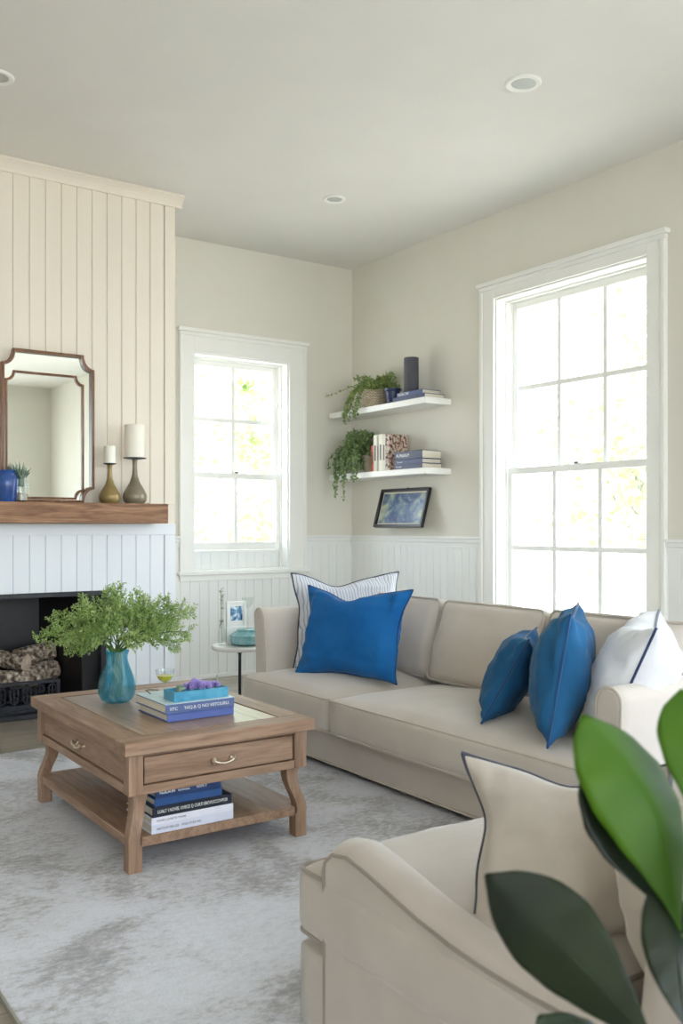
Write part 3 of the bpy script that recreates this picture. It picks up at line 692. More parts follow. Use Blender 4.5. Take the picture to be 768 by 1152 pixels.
# lower shelf upright books
yy = 5.755
ups = [(.026, .205, ('red_cream', 196, 84, 72), 'thin red spined book next to the plant on the lower shelf'),
       (.040, .282, ('cream_a', 226, 220, 206), 'tall cream book second from the plant on the lower shelf'),
       (.022, .272, ('grey_green', 150, 156, 142), 'narrow grey green upright book between cream books'),
       (.040, .285, ('cream_b', 232, 226, 210), 'tall pale cream upright book in the middle of the row'),
       (.034, .278, ('cream_c', 206, 204, 190), 'tall off white upright book left of the patterned one')]
for (w, h, cm, lab) in ups:
    w *= 1.12
    bk = book('book', 4.27, 4.27+.165, yy-w, yy-.001, S2, S2+h, cover(*cm), lab, 'x0', group='upright books on the lower shelf', upright=True)
    sp = MB()
    for k, (a, b) in enumerate(((.3, .72),)): sp.box((4.2693, yy-w*.72, S2+h*a), (4.27, yy-w*.28, S2+h*b))
    sp.build('spine_lettering', cover('spine_ink', 90, 84, 78), bk, smooth=0); yy -= w
bk = book('book', 4.27, 4.45, yy-.05, yy-.001, S2, S2+.278, M['floral'], 'upright book with dark floral patterned cover on the lower shelf', 'x0', group='upright books on the lower shelf', upright=True); yy -= .05
# stacked on lower shelf
st_ = [(.036, .0, ('navy_a', 40, 48, 86), 'navy book at the bottom of the lower shelf stack'), (.034, .01, ('navy_b', 50, 60, 104), 'navy book in the middle of the lower shelf stack'), (.060, .004, ('navy_c', 30, 40, 76), 'thick navy book with white lettering on top of the lower shelf stack')]
z = S2
for (h, dx, cm, lab) in st_:
    book('book', 4.25+dx, 4.44, 5.115+dx, 5.44, z, z+h, cover(*cm), lab, 'x0', group='stacked navy books on the lower shelf', txt='AUNIAIUP' if h > .05 else 'Tuvi nilaun', tsize=.034 if h > .05 else .016, page='page'); z += h

# framed print, leaning on wall bracket
pf = empty('framed_picture', (4.40, 5.555, 1.135), 'dark framed blue abstract print on the wall below the shelves', 'framed picture')
tilt = math.atan2(.085, .30)
def pfb(u0, u1, v0, v1, d0, d1, mb):     # u along -y, v up the tilted face, d thickness towards the room
    Tm = Matrix.Translation((4.385, 5.555, 1.137)) @ Matrix.Rotation(tilt, 4, 'Y')
    mb.box((-d1, -u1, v0), (-d0, -u0, v1), T=Tm)
a = MB(); hw = .295
pfb(-hw, hw, 0, .022, 0, .03, a); pfb(-hw, hw, .288, .31, 0, .03, a); pfb(-hw, -hw+.022, .022, .288, 0, .03, a); pfb(hw-.022, hw, .022, .288, 0, .03, a)
a.build('frame', 'black', pf, bevel=.002)
a = MB(); pfb(-hw+.016, hw-.016, .016, .294, .002, .009, a); a.build('mat_board', 'page', pf, smooth=0)
a = MB(); pfb(-hw+.036, hw-.036, .036, .274, .009, .011, a)
a.build('print', 'art', pf, smooth=0)
a = MB(); a.tube([(4.455, 5.555, 1.43), (XR, 5.555, 1.45)], .004, 6); a.build('hanger', 'black', pf)

# ------------------------------------------------------------------ rug
rg = MB().box((.60, -1.0, .001), (3.2, 4.76, .013)); tag(rg.build('area_rug', 'rug', loc=(1.9, 2.0, .001), bevel=.004), 'large pale distressed area rug under the coffee table', 'rug')
o = bpy.data.objects['area_rug']
e = MB()
for a, b in (((.594, -1, .001), (.600, 4.766, .012)), ((.6, 4.76, .001), (3.2, 4.766, .012))): e.box(a, b)
e.build('darker_edge', cover('rug_edge', 150, 146, 138, .9), o)  # thin strips along two edges, darker than the rug
RZ = .013

# ------------------------------------------------------------------ cushions & upholstery
def superbox(mb, c, half, r, crown_t=0, crown_b=0, n=14, Tm=None, bulge=0, wr=0, seed=0):
    """rounded box with crowned top/bottom built from a subdivided cube"""
    hx, hy, hz = half; vs = []; fs = []; idx = {}
    def P(u, v, w):
        x, y, z = u*hx, v*hy, w*hz
        ix, iy, iz = max(-hx+r, min(hx-r, x)), max(-hy+r, min(hy-r, y)), max(-hz+r, min(hz-r, z))
        d = Vector((x-ix, y-iy, z-iz))
        if d.length > 1e-9:
            m = max(abs(d.x), abs(d.y), abs(d.z)); d = d.normalized()*m
        x, y, z = ix+d.x, iy+d.y, iz+d.z
        k = (1-u*u)*(1-v*v); k = max(0, k)**.75
        if w > 0: z += crown_t*k*w
        else: z += crown_b*k*w
        e = (1-u*u)*(1-w*w); y += bulge*e*v
        e = (1-v*v)*(1-w*w); x += bulge*e*u
        if wr:
            z += wr*noise.noise(Vector((x*6+seed, y*6, z*5)))+wr*.5*noise.noise(Vector((x*17+seed, y*17, z*9)))
            y += wr*noise.noise(Vector((x*7, z*7+seed, y*5)))
        return Vector((x, y, z))
    cs = [math.copysign(abs(t)**.8, t) for t in [2*i/n-1 for i in range(n+1)]]
    def vid(u, v, w):
        k = (round(u, 5), round(v, 5), round(w, 5))
        if k not in idx: idx[k] = len(vs); vs.append(P(u, v, w))
        return idx[k]
    for ax in range(3):
        for s in (-1, 1):
            for i in range(n):
                for j in range(n):
                    q = []
                    for a, b in ((i, j), (i+1, j), (i+1, j+1), (i, j+1)):
                        t = [0, 0, 0]; t[ax] = s; t[(ax+1) % 3] = cs[a]; t[(ax+2) % 3] = cs[b]; q.append(vid(*t))
                    fs.append(q if s > 0 else q[::-1])
    Tm = Tm or Matrix.Identity(4)
    T2 = Matrix.Translation(c) @ Tm
    mb.add(vs, fs, T=T2); return T2
def ring_pts(hx, hy, z, r, T2, n=6, ext=.0):
    pts = []
    for cx, cy, a0 in ((hx-r, hy-r, 0), (-hx+r, hy-r, PI/2), (-hx+r, -hy+r, PI), (hx-r, -hy+r, 1.5*PI)):
        for i in range(n+1):
            a = a0+PI/2*i/n; pts.append(T2 @ Vector((cx+(r+ext)*math.cos(a), cy+(r+ext)*math.sin(a), z)))
    out = []
    for i in range(len(pts)):
        p, q = pts[i], pts[(i+1) % len(pts)]; m = max(1, int((q-p).length/.05))
        for k in range(m): out.append(p.lerp(q, k/m))
    return out
def seat_cushion(parent, x0, x1, y0, y1, z0, z1, crown, mat, pmat, name='seat_cushion', r=.03, notch=None):
    mb = MB(); c = Vector(((x0+x1)/2, (y0+y1)/2, (z0+z1)/2)); h = ((x1-x0)/2, (y1-y0)/2, (z1-z0)/2)
    T2 = superbox(mb, c, h, r, crown, .0, 18, bulge=.012, wr=.004, seed=x0*7+y0)
    o = mb.build(name, mat, parent, smooth=80, merge=True)
    for zz in (h[2]-r*.35, -h[2]+r*.35):
        pb = MB(); pb.tube(ring_pts(h[0], h[1], zz, r, T2, ext=-r*.18), .0055, 6, closed=True); pb.build('piping', pmat, o)
    return o

SB = .085      # sofa underside
sofa = empty('sofa', (2.85, 3.12, 0), 'long beige linen sofa below the large window', 'sofa')
MB().box((2.41, 1.96, SB-.055), (3.38, 4.28, .195)).build('base', 'sofa', sofa, bevel=.02)
MB().tube([(2.405, y, .045) for y in (1.96, 3, 4.28)], .005, 6).build('hem_piping', 'sofa_pipe', sofa)
for (x, y) in ((2.5, 2.05), (2.5, 4.2), (3.3, 2.05), (3.3, 4.2)): MB().box((x-.03, y-.03, RZ if x < 3.19 else 0), (x+.03, y+.03, .04)).build('foot', 'black', sofa, bevel=.003)
# arms: profile in (y,z) extruded along x with a rounded top
def arm(parent, x0, x1, ya, yb, za, top, flare, mat, pmat, name='arm'):
    """ya inner y, yb outer y"""
    mb = MB(); sgn = 1 if yb > ya else -1; w = abs(yb-ya); secs = []
    xs = [x0, x0+.012, x0+.05, x0+.3, x1-.05, x1]
    def prof(ins, fl):
        pts = []; nz = 9
        zz = [za+(top-w/2-za)*i/nz for i in range(nz+1)]
        for z in zz: pts.append((ya+sgn*(ins+fl*((z-za)/(top-za))**2), z))
        n = 8; cy = ya+sgn*(w/2+fl*.9); rr = w/2-ins
        for i in range(1, n):
            a = PI-PI*i/n; pts.append((cy+sgn*rr*math.cos(a), top-w/2+rr*math.sin(a)))
        for z in reversed(zz): pts.append((yb-sgn*ins+sgn*fl*((z-za)/(top-za))**2, z))
        return pts
    n = None; vs = []; fs = []
    for k, x in enumerate(xs):
        p = prof(.012 if k in (0, len(xs)-1) else 0, flare); n = len(p); vs += [(x, y, z) for y, z in p]
    for k in range(len(xs)-1):
        for i in range(n): fs.append((k*n+i, k*n+(i+1) % n, (k+1)*n+(i+1) % n, (k+1)*n+i))
    fs.append(list(range(n))[::-1]); fs.append([(len(xs)-1)*n+i for i in range(n)]); mb.add(vs, fs)
    o = mb.build(name, mat, parent, smooth=45)
    pb = MB(); pb.tube([(x0+.006, y, z) for y, z in prof(.002, flare)], .0055, 6); pb.build('piping', pmat, o)
    return o
arm(sofa, 2.43, 3.36, 4.20, 4.30, .15, .715, .035, 'sofa', 'sofa_pipe')
arm(sofa, 2.43, 3.36, 2.04, 1.935, .15, .625, .01, 'sofa', 'sofa_pipe')
# back frame
superb = MB(); superbox(superb, Vector((3.30, 3.12, .42)), (.09, 1.14, .27), .05, .0, 0, 16); superb.build('back_frame', 'sofa', sofa, smooth=80, merge=True)
seat_cushion(sofa, 2.335, 3.16, 3.495, 4.30, .20, .368, .055, 'sofa', 'sofa_pipe')
seat_cushion(sofa, 2.335, 3.16, 1.95, 3.487, .20, .368, .055, 'sofa', 'sofa_pipe')
def back_cushion(parent, y0, y1, xb, z0, h, th, lean, mat, pmat, yaw=0, seed=0):
    mb = MB(); hz = h/2
    Tm = Matrix.Rotation(yaw, 4, 'Z') @ Matrix.Rotation(lean, 4, 'Y') @ Matrix.Rotation(-PI/2, 4, 'Y')
    # local: z-> -x direction (front), x -> up
    c = Vector((xb+math.sin(lean)*hz, (y0+y1)/2, z0+math.cos(lean)*hz))
    T2 = superbox(mb, c, (hz, (y1-y0)/2, th/2), .04, .05, .02, 16, Tm, bulge=.012, wr=.008, seed=seed)
    o = mb.build('back_cushion', mat, parent, smooth=80, merge=True)
    for zz in (th/2-.012, -th/2+.012):
        pb = MB(); pb.tube(ring_pts(hz, (y1-y0)/2, zz, .04, T2, ext=-.004), .0055, 6, closed=True); pb.build('piping', pmat, o)
back_cushion(sofa, 3.50, 4.18, 3.00, .385, .40, .15, math.radians(14), 'sofa', 'sofa_pipe', 0, 1)
back_cushion(sofa, 2.80, 3.48, 2.97, .385, .40, .15, math.radians(18), 'sofa', 'sofa_pipe', 0, 2)
back_cushion(sofa, 2.08, 2.78, 3.00, .385, .40, .15, math.radians(14), 'sofa', 'sofa_pipe', 0, 3)

def pillow(c, w, h, th, yaw, lean, mat, pmat, label, group=None, seed=0, pull=.10, dip=.0, n=34):
    """bottom-centre c; face normal local -y; top leans to local +y. yaw about z"""
    mb = MB(); rnd = random.Random(seed)
    Tm = Euler((0, 0, yaw)).to_matrix().to_4x4() @ Matrix.Rotation(-lean, 4, 'X')
    def edge(u, v):     # u,v in [-1,1] -> outline, corners poke outwards
        x = u*w/2*(1-pull*(1-v*v)**1.0*abs(u)**3); z = v*h/2*(1-pull*(1-u*u)*abs(v)**3)
        z -= dip*h*math.exp(-((u+.12)/.38)**2)*max(0, v)**2.5
        x += .03*w*noise.noise(Vector((v*1.7, seed, u)))*abs(u)**3; z += .03*h*noise.noise(Vector((u*1.7, v, seed)))*v
        return x, z+h/2*(1-pull*.3)
    vs = []; fs = []; idx = {}
    for s in (-1, 1):
        for i in range(n+1):
            for j in range(n+1):
                u = math.sin(PI/2*(2*i/n-1)); v = math.sin(PI/2*(2*j/n-1))
                e = (1-abs(u)**2.2)*(1-abs(v)**2.2); t = th/2*max(0, e)**.52
                x, z = edge(u, v)
                rim = i in (0, n) or j in (0, n)
                if rim: y = 0
                else:
                    q = 1-e
                    y = s*t*(1+.16*noise.noise(Vector((x*7+seed, z*7, s*3))))
                    ed = max(abs(u), abs(v))**3; y += s*((.010+.014*ed)*noise.noise(Vector((x*26+seed, z*7, s*5)))+(.006+.010*ed)*noise.noise(Vector((x*9, z*30+seed, s))))*min(1, t/(th*.15))
                y += .012*math.sin(2.2*u+seed)*v
                z += 0
                key = (i, j) if rim else (s, i, j)
                if key not in idx: idx[key] = len(vs); vs.append(Vector((x, y, z)))
    def g(s, i, j): return idx[(i, j)] if (i in (0, n) or j in (0, n)) else idx[(s, i, j)]
    for s in (-1, 1):
        for i in range(n):
            for j in range(n):
                q = [g(s, i, j), g(s, i+1, j), g(s, i+1, j+1), g(s, i, j+1)]; fs.append(q if s < 0 else q[::-1])
    T3 = Tm
    mb.add([T3 @ v for v in vs], fs)
    o = mb.build('throw_pillow', mat, smooth=80); o.location = c
    loop = [idx[(i, 0)] for i in range(n)]+[idx[(n, j)] for j in range(n)]+[idx[(n-i, n)] for i in range(n)]+[idx[(0, n-j)] for j in range(n)]
    pb = MB(); pb.tube([T3 @ vs[k]+Vector(c) for k in loop], .0048, 6, closed=True)
    pb.build('piping', pmat, o)
    return tag(o, label, 'throw pillow', group)
R = math.radians
pillow((2.875, 4.08, .405), .62, .50, .13, R(-16), R(5), 'striped', 'grey_pipe', 'pale striped pillow with dark piping behind the big blue pillow', 'throw pillows on the sofa', 3, .12, .08)
pillow((2.60, 3.715, .405), .61, .46, .19, R(-69), R(14), 'blue', 'blue_pipe', 'large bright blue pillow at the far left end of the sofa', 'throw pillows on the sofa', 5, .14, .10)
pillow((2.60, 2.705, .405), .44, .37, .17, R(40), R(-27), 'blue_d', 'blue_pipe', 'smaller of the two blue pillows at the sofa right end', 'throw pillows on the sofa', 8, .12, .04)
pillow((2.56, 2.35, .405), .53, .46, .22, R(40), R(-11), 'blue_d', 'blue_pipe', 'taller blue pillow between the smaller blue and white pillows', 'throw pillows on the sofa', 9, .12, .04)
pillow((2.73, 2.21, .405), .62, .45, .29, R(34), R(-22), 'white_l', 'navy_pipe', 'white linen pillow with navy piping leaning on the sofa near arm', 'throw pillows on the sofa', 12, .12, .04)

# ------------------------------------------------------------------ armchair in the foreground
ch = empty('armchair', (1.6, 1.2, 0), 'beige linen armchair with scooped arm in the right foreground', 'armchair')
seat_cushion(ch, 1.10, 2.02, 1.00, 1.772, .235, .392, .05, 'chair', 'chair_pipe')
sb = MB(); superbox(sb, Vector((1.56, 1.25, .125)), (.457, .52, .10), .025, 0, 0, 12); sb.build('base', 'chair', ch, smooth=80, merge=True)
for (x, y) in ((1.15, 1.71), (1.97, 1.71), (1.15, .80), (1.97, .80)): MB().box((x-.025, y-.025, RZ), (x+.025, y+.025, .035)).build('foot', 'black', ch, bevel=.003)
def scoop_arm(xo, xi, name):
    sg = 1 if xi > xo else -1; w = abs(xi-xo)
    ys = [1.655, 1.648, 1.62, 1.57, 1.50, 1.42, 1.34, 1.25, 1.15, 1.05, .95, .85, .74]
    zs = [.425, .447, .470, .478, .466, .448, .430, .416, .408, .406, .408, .412, .418]
    vs = []; fs = []; n = 15; zb = .035
    for k, (y, z) in enumerate(zip(ys, zs)):
        ins = .01 if k == 0 else 0
        sec = [(xo+sg*ins, zb), (xo+sg*ins, z-.05), (xo+sg*ins, z-.03), (xo+sg*ins, z-.022)]
        for i in range(1, 10):
            a = PI-PI*i/10; sec.append((xo+sg*(w/2+(w/2-ins)*math.cos(a)), z-.022+.030*math.sin(a)))
        sec += [(xi-sg*ins, z-.022), (xi-sg*ins, z-.03), (xi-sg*ins, z-.05), (xi-sg*ins, zb)]
        vs += [(a, y, b) for a, b in sec]
    m = len(sec)
    for k in range(len(ys)-1):
        for i in range(m): fs.append((k*m+i, k*m+(i+1) % m, (k+1)*m+(i+1) % m, (k+1)*m+i))
    fs.append(list(range(m))[::-1]); fs.append([(len(ys)-1)*m+i for i in range(m)])
    o = MB().add(vs, fs).build(name, 'chair', ch, smooth=40)
    pb = MB(); pb.tube([(xo+sg*.001, 1.652, .05), (xo+sg*.001, 1.652, .3)]+[(xo+sg*.001, y, z-.018) for y, z in zip(ys, zs)], .005, 6); pb.build('piping', 'chair_pipe', o)
scoop_arm(1.10, 1.20, 'arm'); scoop_arm(2.02, 1.92, 'arm')
bk = MB(); superbox(bk, Vector((1.56, .78, .42)), (.46, .09, .34), .06, .0, 0, 14, Matrix.Rotation(R(6), 4, 'X')); bk.build('backrest', 'chair', ch, smooth=80, merge=True)
pillow((1.345, 1.15, .375), .44, .345, .19, R(-43), R(14), 'chairpillow', 'grey_pipe', 'beige pillow with charcoal piping standing on the armchair', 'beige pillows on the armchair', 21, .16, .10)
pillow((1.37, .93, .37), .44, .34, .19, R(35), R(10), 'chairpillow', 'grey_pipe', 'second beige pillow behind the large plant leaves on the armchair', 'beige pillows on the armchair', 22, .14, .06)

# ------------------------------------------------------------------ coffee table
TX0, TX1, TY0, TY1, TZ = 1.12, 1.85, 2.84, 3.88, .445
ct = empty('coffee_table', ((TX0+TX1)/2, (TY0+TY1)/2, RZ), 'square brown wooden coffee table with drawers and lower shelf', 'coffee table')
th = .042; fw = .095
MB().box((TX0, TY0, TZ-th), (TX1, TY0+fw, TZ)).build('top_rail', 'twood_x', ct, bevel=.003)
MB().box((TX0, TY1-fw, TZ-th), (TX1, TY1, TZ)).build('top_rail', 'twood_x', ct, bevel=.003)
MB().box((TX0, TY0+fw, TZ-th), (TX0+fw, TY1-fw, TZ)).build('top_rail', 'twood_y', ct, bevel=.003)
MB().box((TX1-fw, TY0+fw, TZ-th), (TX1, TY1-fw, TZ)).build('top_rail', 'twood_y', ct, bevel=.003)
g_ = .006
MB().box((TX0+fw-.005, TY0+fw-.005, TZ-th+.004), (TX1-fw+.005, TY1-fw+.005, TZ-.008)).box((TX0+fw+g_, TY0+fw+g_, TZ-.02), (TX1-fw-g_, TY1-fw-g_, TZ-.0015)).build('top_panel', 'tpanel', ct, bevel=.002)
i_ = .022; lx0, lx1, ly0, ly1 = TX0+i_, TX1-i_, TY0+i_, TY1-i_; LW = .050; AZ = .265
def leg(cx, cy, sx, sy):
    """outer corner at cx,cy; sx,sy point inwards"""
    mb = MB(); vs = []; fs = []
    lv = [(RZ, 0, .047), (.098, 0, .047), (.100, 0, .042), (.115, -.001, .041), (.135, .002, .041), (.155, .007, .041), (.175, .014, .041), (.195, .020, .042), (.215, .024, .043), (.235, .025, .045), (.252, .022, .050), (AZ, .016, .058), (AZ+.001, 0, LW), (TZ-th, 0, LW)]
    for z, o, w in lv:
        x0, y0 = cx+sx*o, cy+sy*o; x1, y1 = x0+sx*w, y0+sy*w
        vs += [(x0, y0, z), (x1, y0, z), (x1, y1, z), (x0, y1, z)]
    for k in range(len(lv)-1):
        for i in range(4): fs.append((k*4+i, k*4+(i+1) % 4, k*4+4+(i+1) % 4, k*4+4+i))
    fs.append((3, 2, 1, 0)); fs.append([(len(lv)-1)*4+i for i in range(4)])
    mb.add(vs, fs); mb.build('leg', 'twood_z', ct, bevel=.002, smooth=25)
for cx, sx in ((lx0, 1), (lx1, -1)):
    for cy, sy in ((ly0, 1), (ly1, -1)): leg(cx, cy, sx, sy)
# aprons (rails above/below the drawers)
for y, s in ((ly0, 1), (ly1, -1)):
    MB().box((lx0+LW, y+s*.004, AZ), (lx1-LW, y+s*.03, AZ+.03)).build('apron_rail', 'twood_x', ct, bevel=.0015)
    MB().box((lx0+LW, y+s*.004, TZ-th-.012), (lx1-LW, y+s*.03, TZ-th)).build('apron_rail', 'twood_x', ct, bevel=.0015)
for x, s in ((lx0, 1), (lx1, -1)):
    MB().box((x+s*.004, ly0+LW, AZ), (x+s*.03, ly1-LW, AZ+.03)).build('apron_rail', 'twood_y', ct, bevel=.0015)
    MB().box((x+s*.004, ly0+LW, TZ-th-.012), (x+s*.03, ly1-LW, TZ-th)).build('apron_rail', 'twood_y', ct, bevel=.0015)
def pull(parent, c, axis, nrm):
    """c centre on drawer face; axis along the bar; nrm outwards"""
    mb = MB(); c = Vector(c); a = Vector(axis); n = Vector(nrm); up = Vector((0, 0, 1))
    for s in (-1, 1):
        q = c+a*s*.036
        mb.tube([q, q+n*.004], [.012, .011], 12); mb.tube([q+n*.004, q+n*.016], [.005, .006], 10)
        mb.tube([q+a*s*.004+n*.016+up*.008, q+n*.019+a*s*.008, q+a*s*.004+n*.016-up*.008], .0045, 8)
    mb.tube([c-a*.036+n*.016, c-a*.03+n*.018-up*.004, c-a*.015+n*.02-up*.008, c+n*.021-up*.0095, c+a*.015+n*.02-up*.008, c+a*.03+n*.018-up*.004, c+a*.036+n*.016], .004, 8)
    mb.build('handle', 'chrome', parent)
for y, s, nn in ((ly0, 1, -1), (ly1, -1, 1)):
    d = MB().box((lx0+LW+.006, y+s*.006, AZ+.034), (lx1-LW-.006, y+s*.03, TZ-th-.016)).build('drawer', 'twood_x', ct, bevel=.003)
    pull(d, ((lx0+lx1)/2, y+s*.006, (AZ+TZ-th)/2+.008), (1, 0, 0), (0, nn, 0))
for x, s, nn in ((lx0, 1, -1), (lx1, -1, 1)):
    d = MB().box((x+s*.010, ly0+LW+.006, AZ+.034), (x+s*.03, ly1-LW-.006, TZ-th-.016)).build('drawer', 'twood_y', ct, bevel=.003)
    pull(d, (x+s*.010, (ly0+ly1)/2, (AZ+TZ-th)/2+.008), (0, 1, 0), (nn, 0, 0))
MB().box((lx0+.03, ly0+.03, AZ-.001), (lx1-.03, ly1-.03, AZ+.01)).build('drawer_floor', 'twood_y', ct, smooth=0)
sh = MB(); sh.box((lx0+.006, ly0+.046, .092), (lx1-.006, ly1-.046, .125)); sh.box((lx0+.046, ly0+.006, .092), (lx1-.046, ly0+.046, .125)); sh.box((lx0+.046, ly1-.046, .092), (lx1-.046, ly1-.006, .125))
sh.build('lower_shelf', 'twood_y', ct, bevel=.003)
SH = .1255
# books on the lower shelf
z = SH; bx = 1.225; by = 2.872
low = [(.030, .0, .305, .22, ('white_cloth', 214, 216, 232), 'white book with dark lettering at the bottom of the shelf stack', 'NATOVI ON LES   POUUTLES NO', 'spine_dark', .011),
       (.024, .0, .305, .22, ('white_cloth2', 226, 226, 238), 'white book second from the bottom of the table shelf stack', 'MOVES I LOUE TO THUNE', 'spine_dark', .009),
       (.034, .004, .296, .22, ('black_cloth', 24, 28, 44), 'black book with white lettering in the table shelf stack', 'LUALT I NOVEL OVECE Q CURTI EBOVUCCOVPOR', 'trim', .016),
       (.026, .014, .250, .21, ('mid_blue', 34, 72, 126), 'plain blue book second from the top of the table shelf stack', None, 'trim', .01),
       (.036, .016, .245, .20, ('navy_top', 26, 52, 98), 'dark blue book on top of the table shelf stack', 'NUILAUN   luvirone       NOV.T', 'trim', .013)]
cover('spine_dark', 52, 54, 70)
for h, dx, w, d, cm, lab, tx, tm, tsz in low:
    book('book', bx+dx, bx+dx+w, by+dx*.4, by+dx*.4+d, z, z+h, cover(*cm), lab, 'y0', group='books on the coffee table shelf', txt=tx, tsize=tsz, tmat=tm); z += h
# books on the table top
z = TZ
book('book', 1.372, 1.640, 3.075, 3.345, z, z+.030, cover('blue_grey', 86, 104, 172), 'blue grey book directly on the coffee table top', 'y0', group='books on the coffee table top'); z += .030
book('book', 1.362, 1.638, 3.068, 3.345, z, z+.034, cover('slate_blue', 84, 102, 150), 'slate blue book with white lettering under the teal tray', 'y0', group='books on the coffee table top', txt='IITC     \'NIQ.& Q NO VIITOURU.', tsize=.017); z += .034
jk = MB().box((1.3615, 3.0675, z), (1.6385, 3.3455, z+.002)).build('paper_jacket', cover('pale_jacket', 196, 216, 222), None, loc=(1.5, 3.2, z)); 
tag(jk, 'pale blue paper cover sheet lying under the teal tray', 'magazine'); z += .002
# teal box tray
tr = empty('teal_tray', (1.535, 3.135, z), 'small turquoise open box tray on the table books', 'tray')
a = MB(); x0, x1, y0, y1 = 1.405, 1.625, 3.088, 3.185; hh = .036; t = .006
a.box((x0, y0, z), (x1, y1, z+.006)); a.box((x0, y0, z+.006), (x1, y0+t, z+hh)); a.box((x0, y1-t, z+.006), (x1, y1, z+hh)); a.box((x0, y0+t, z+.006), (x0+t, y1-t, z+hh)); a.box((x1-t, y0+t, z+.006), (x1, y1-t, z+hh))
a.build('box', 'teal', tr, bevel=.0015)
# flowers
def bloom(c, r, name, mat, label, cat, seed, n=70, group=None):
    rnd = random.Random(seed); mb = MB(); c = Vector(c)
    for i in range(n):
        v = rvec(rnd); v.z = abs(v.z)*.9+.05; v.normalize(); q = r*rnd.uniform(.35, .8)
        p = c+v*q*.6; s = v.orthogonal().normalized(); s = Matrix.Rotation(rnd.uniform(0, 6.28), 3, v) @ s; u = v.cross(s); w = r*rnd.uniform(.28, .42)
        L = r*rnd.uniform(.4, .6)
        mb.add([p-s*w*.3, p+v*L*.6-s*w+u*w*.3, p+v*L-s*w*.3+u*w*.1, p+v*L+s*w*.4-u*w*.1, p+v*L*.6+s*w+u*w*.3, p+s*w*.3], [(0, 1, 2, 3, 4, 5)])
    mb.lathe([(0, -r*.1), (r*.4, 0), (r*.45, r*.2), (0, r*.5)], c, 10)
    o = mb.build(name, mat, None, smooth=0); o.location = (0, 0, 0)
    return tag(o, label, cat, group)
def recenter(o):
    vs = [v.co.copy() for v in o.data.vertices]; c = Vector((sum(v.x for v in vs)/len(vs), sum(v.y for v in vs)/len(vs), min(v.z for v in vs)))
    for v in o.data.vertices: v.co -= c
    o.location = c
zt = z+hh
for i, (x, y, r_, lb_) in enumerate(((1.515, 3.135, .036, 'lilac carnation bloom at the middle of the turquoise tray'), (1.553, 3.128, .026, 'small lilac bloom right of the largest bloom in the tray'), (1.598, 3.145, .022, 'dark lilac bud at the right end of the turquoise tray'), (1.487, 3.150, .024, 'pale lilac bloom behind the glass in the turquoise tray'))):
    recenter(bloom((x, y, zt-.008+r_*.3), r_, 'lilac_flower', 'petal', lb_, 'flower', 40+i, 90, 'lilac flowers in the tray'))
gl = MB(); gl.tube([(1.59, 3.14, zt-.01), (1.602, 3.142, zt+.02), (1.606, 3.142, zt+.042)], [.003, .004, .001], 6)
gl.tube([(1.43, 3.12, zt-.02), (1.44, 3.11, zt+.006), (1.455, 3.10, zt+.01)], [.008, .010, .004], 6); gl.tube([(1.44, 3.15, zt-.02), (1.45, 3.15, zt+.008), (1.465, 3.14, zt+.012)], [.008, .010, .004], 6)
o = gl.build('flower_bud', 'succulent'); recenter(o); tag(o, 'green buds and leaves lying in the turquoise tray', 'flower buds')
# coupe glass
gx, gyy, gz = 1.425, 3.215, z
cg = empty('coupe_glass', (gx, gyy, gz), 'small stemmed glass of yellow drink on the table books', 'glass')
MB().lathe([(0, 0), (.026, 0), (.026, .0015), (.004, .004), (.003, .045), (.006, .05), (.022, .06), (.033, .08), (.036, .102), (.034, .102), (.031, .08), (.021, .062), (.004, .053), (0, .052)], (gx, gyy, gz), 28).build('bowl_and_stem', 'clear', cg)
MB().lathe([(0, .053), (.004, .054), (.0205, .063), (.030, .080), (0, .080)], (gx, gyy, gz), 24).build('yellow_drink', 'wine', cg)
tw = MB().tube([(1.395, 3.28, z+.004), (1.385, 3.30, z+.016), (1.40, 3.30, z+.018), (1.435, 3.30, z+.012)], .003, 6).build('bronze_snuffer', 'pewter'); recenter(tw); tag(tw, 'tiny bronze twig shaped ornament behind the small stemmed glass', 'ornament')

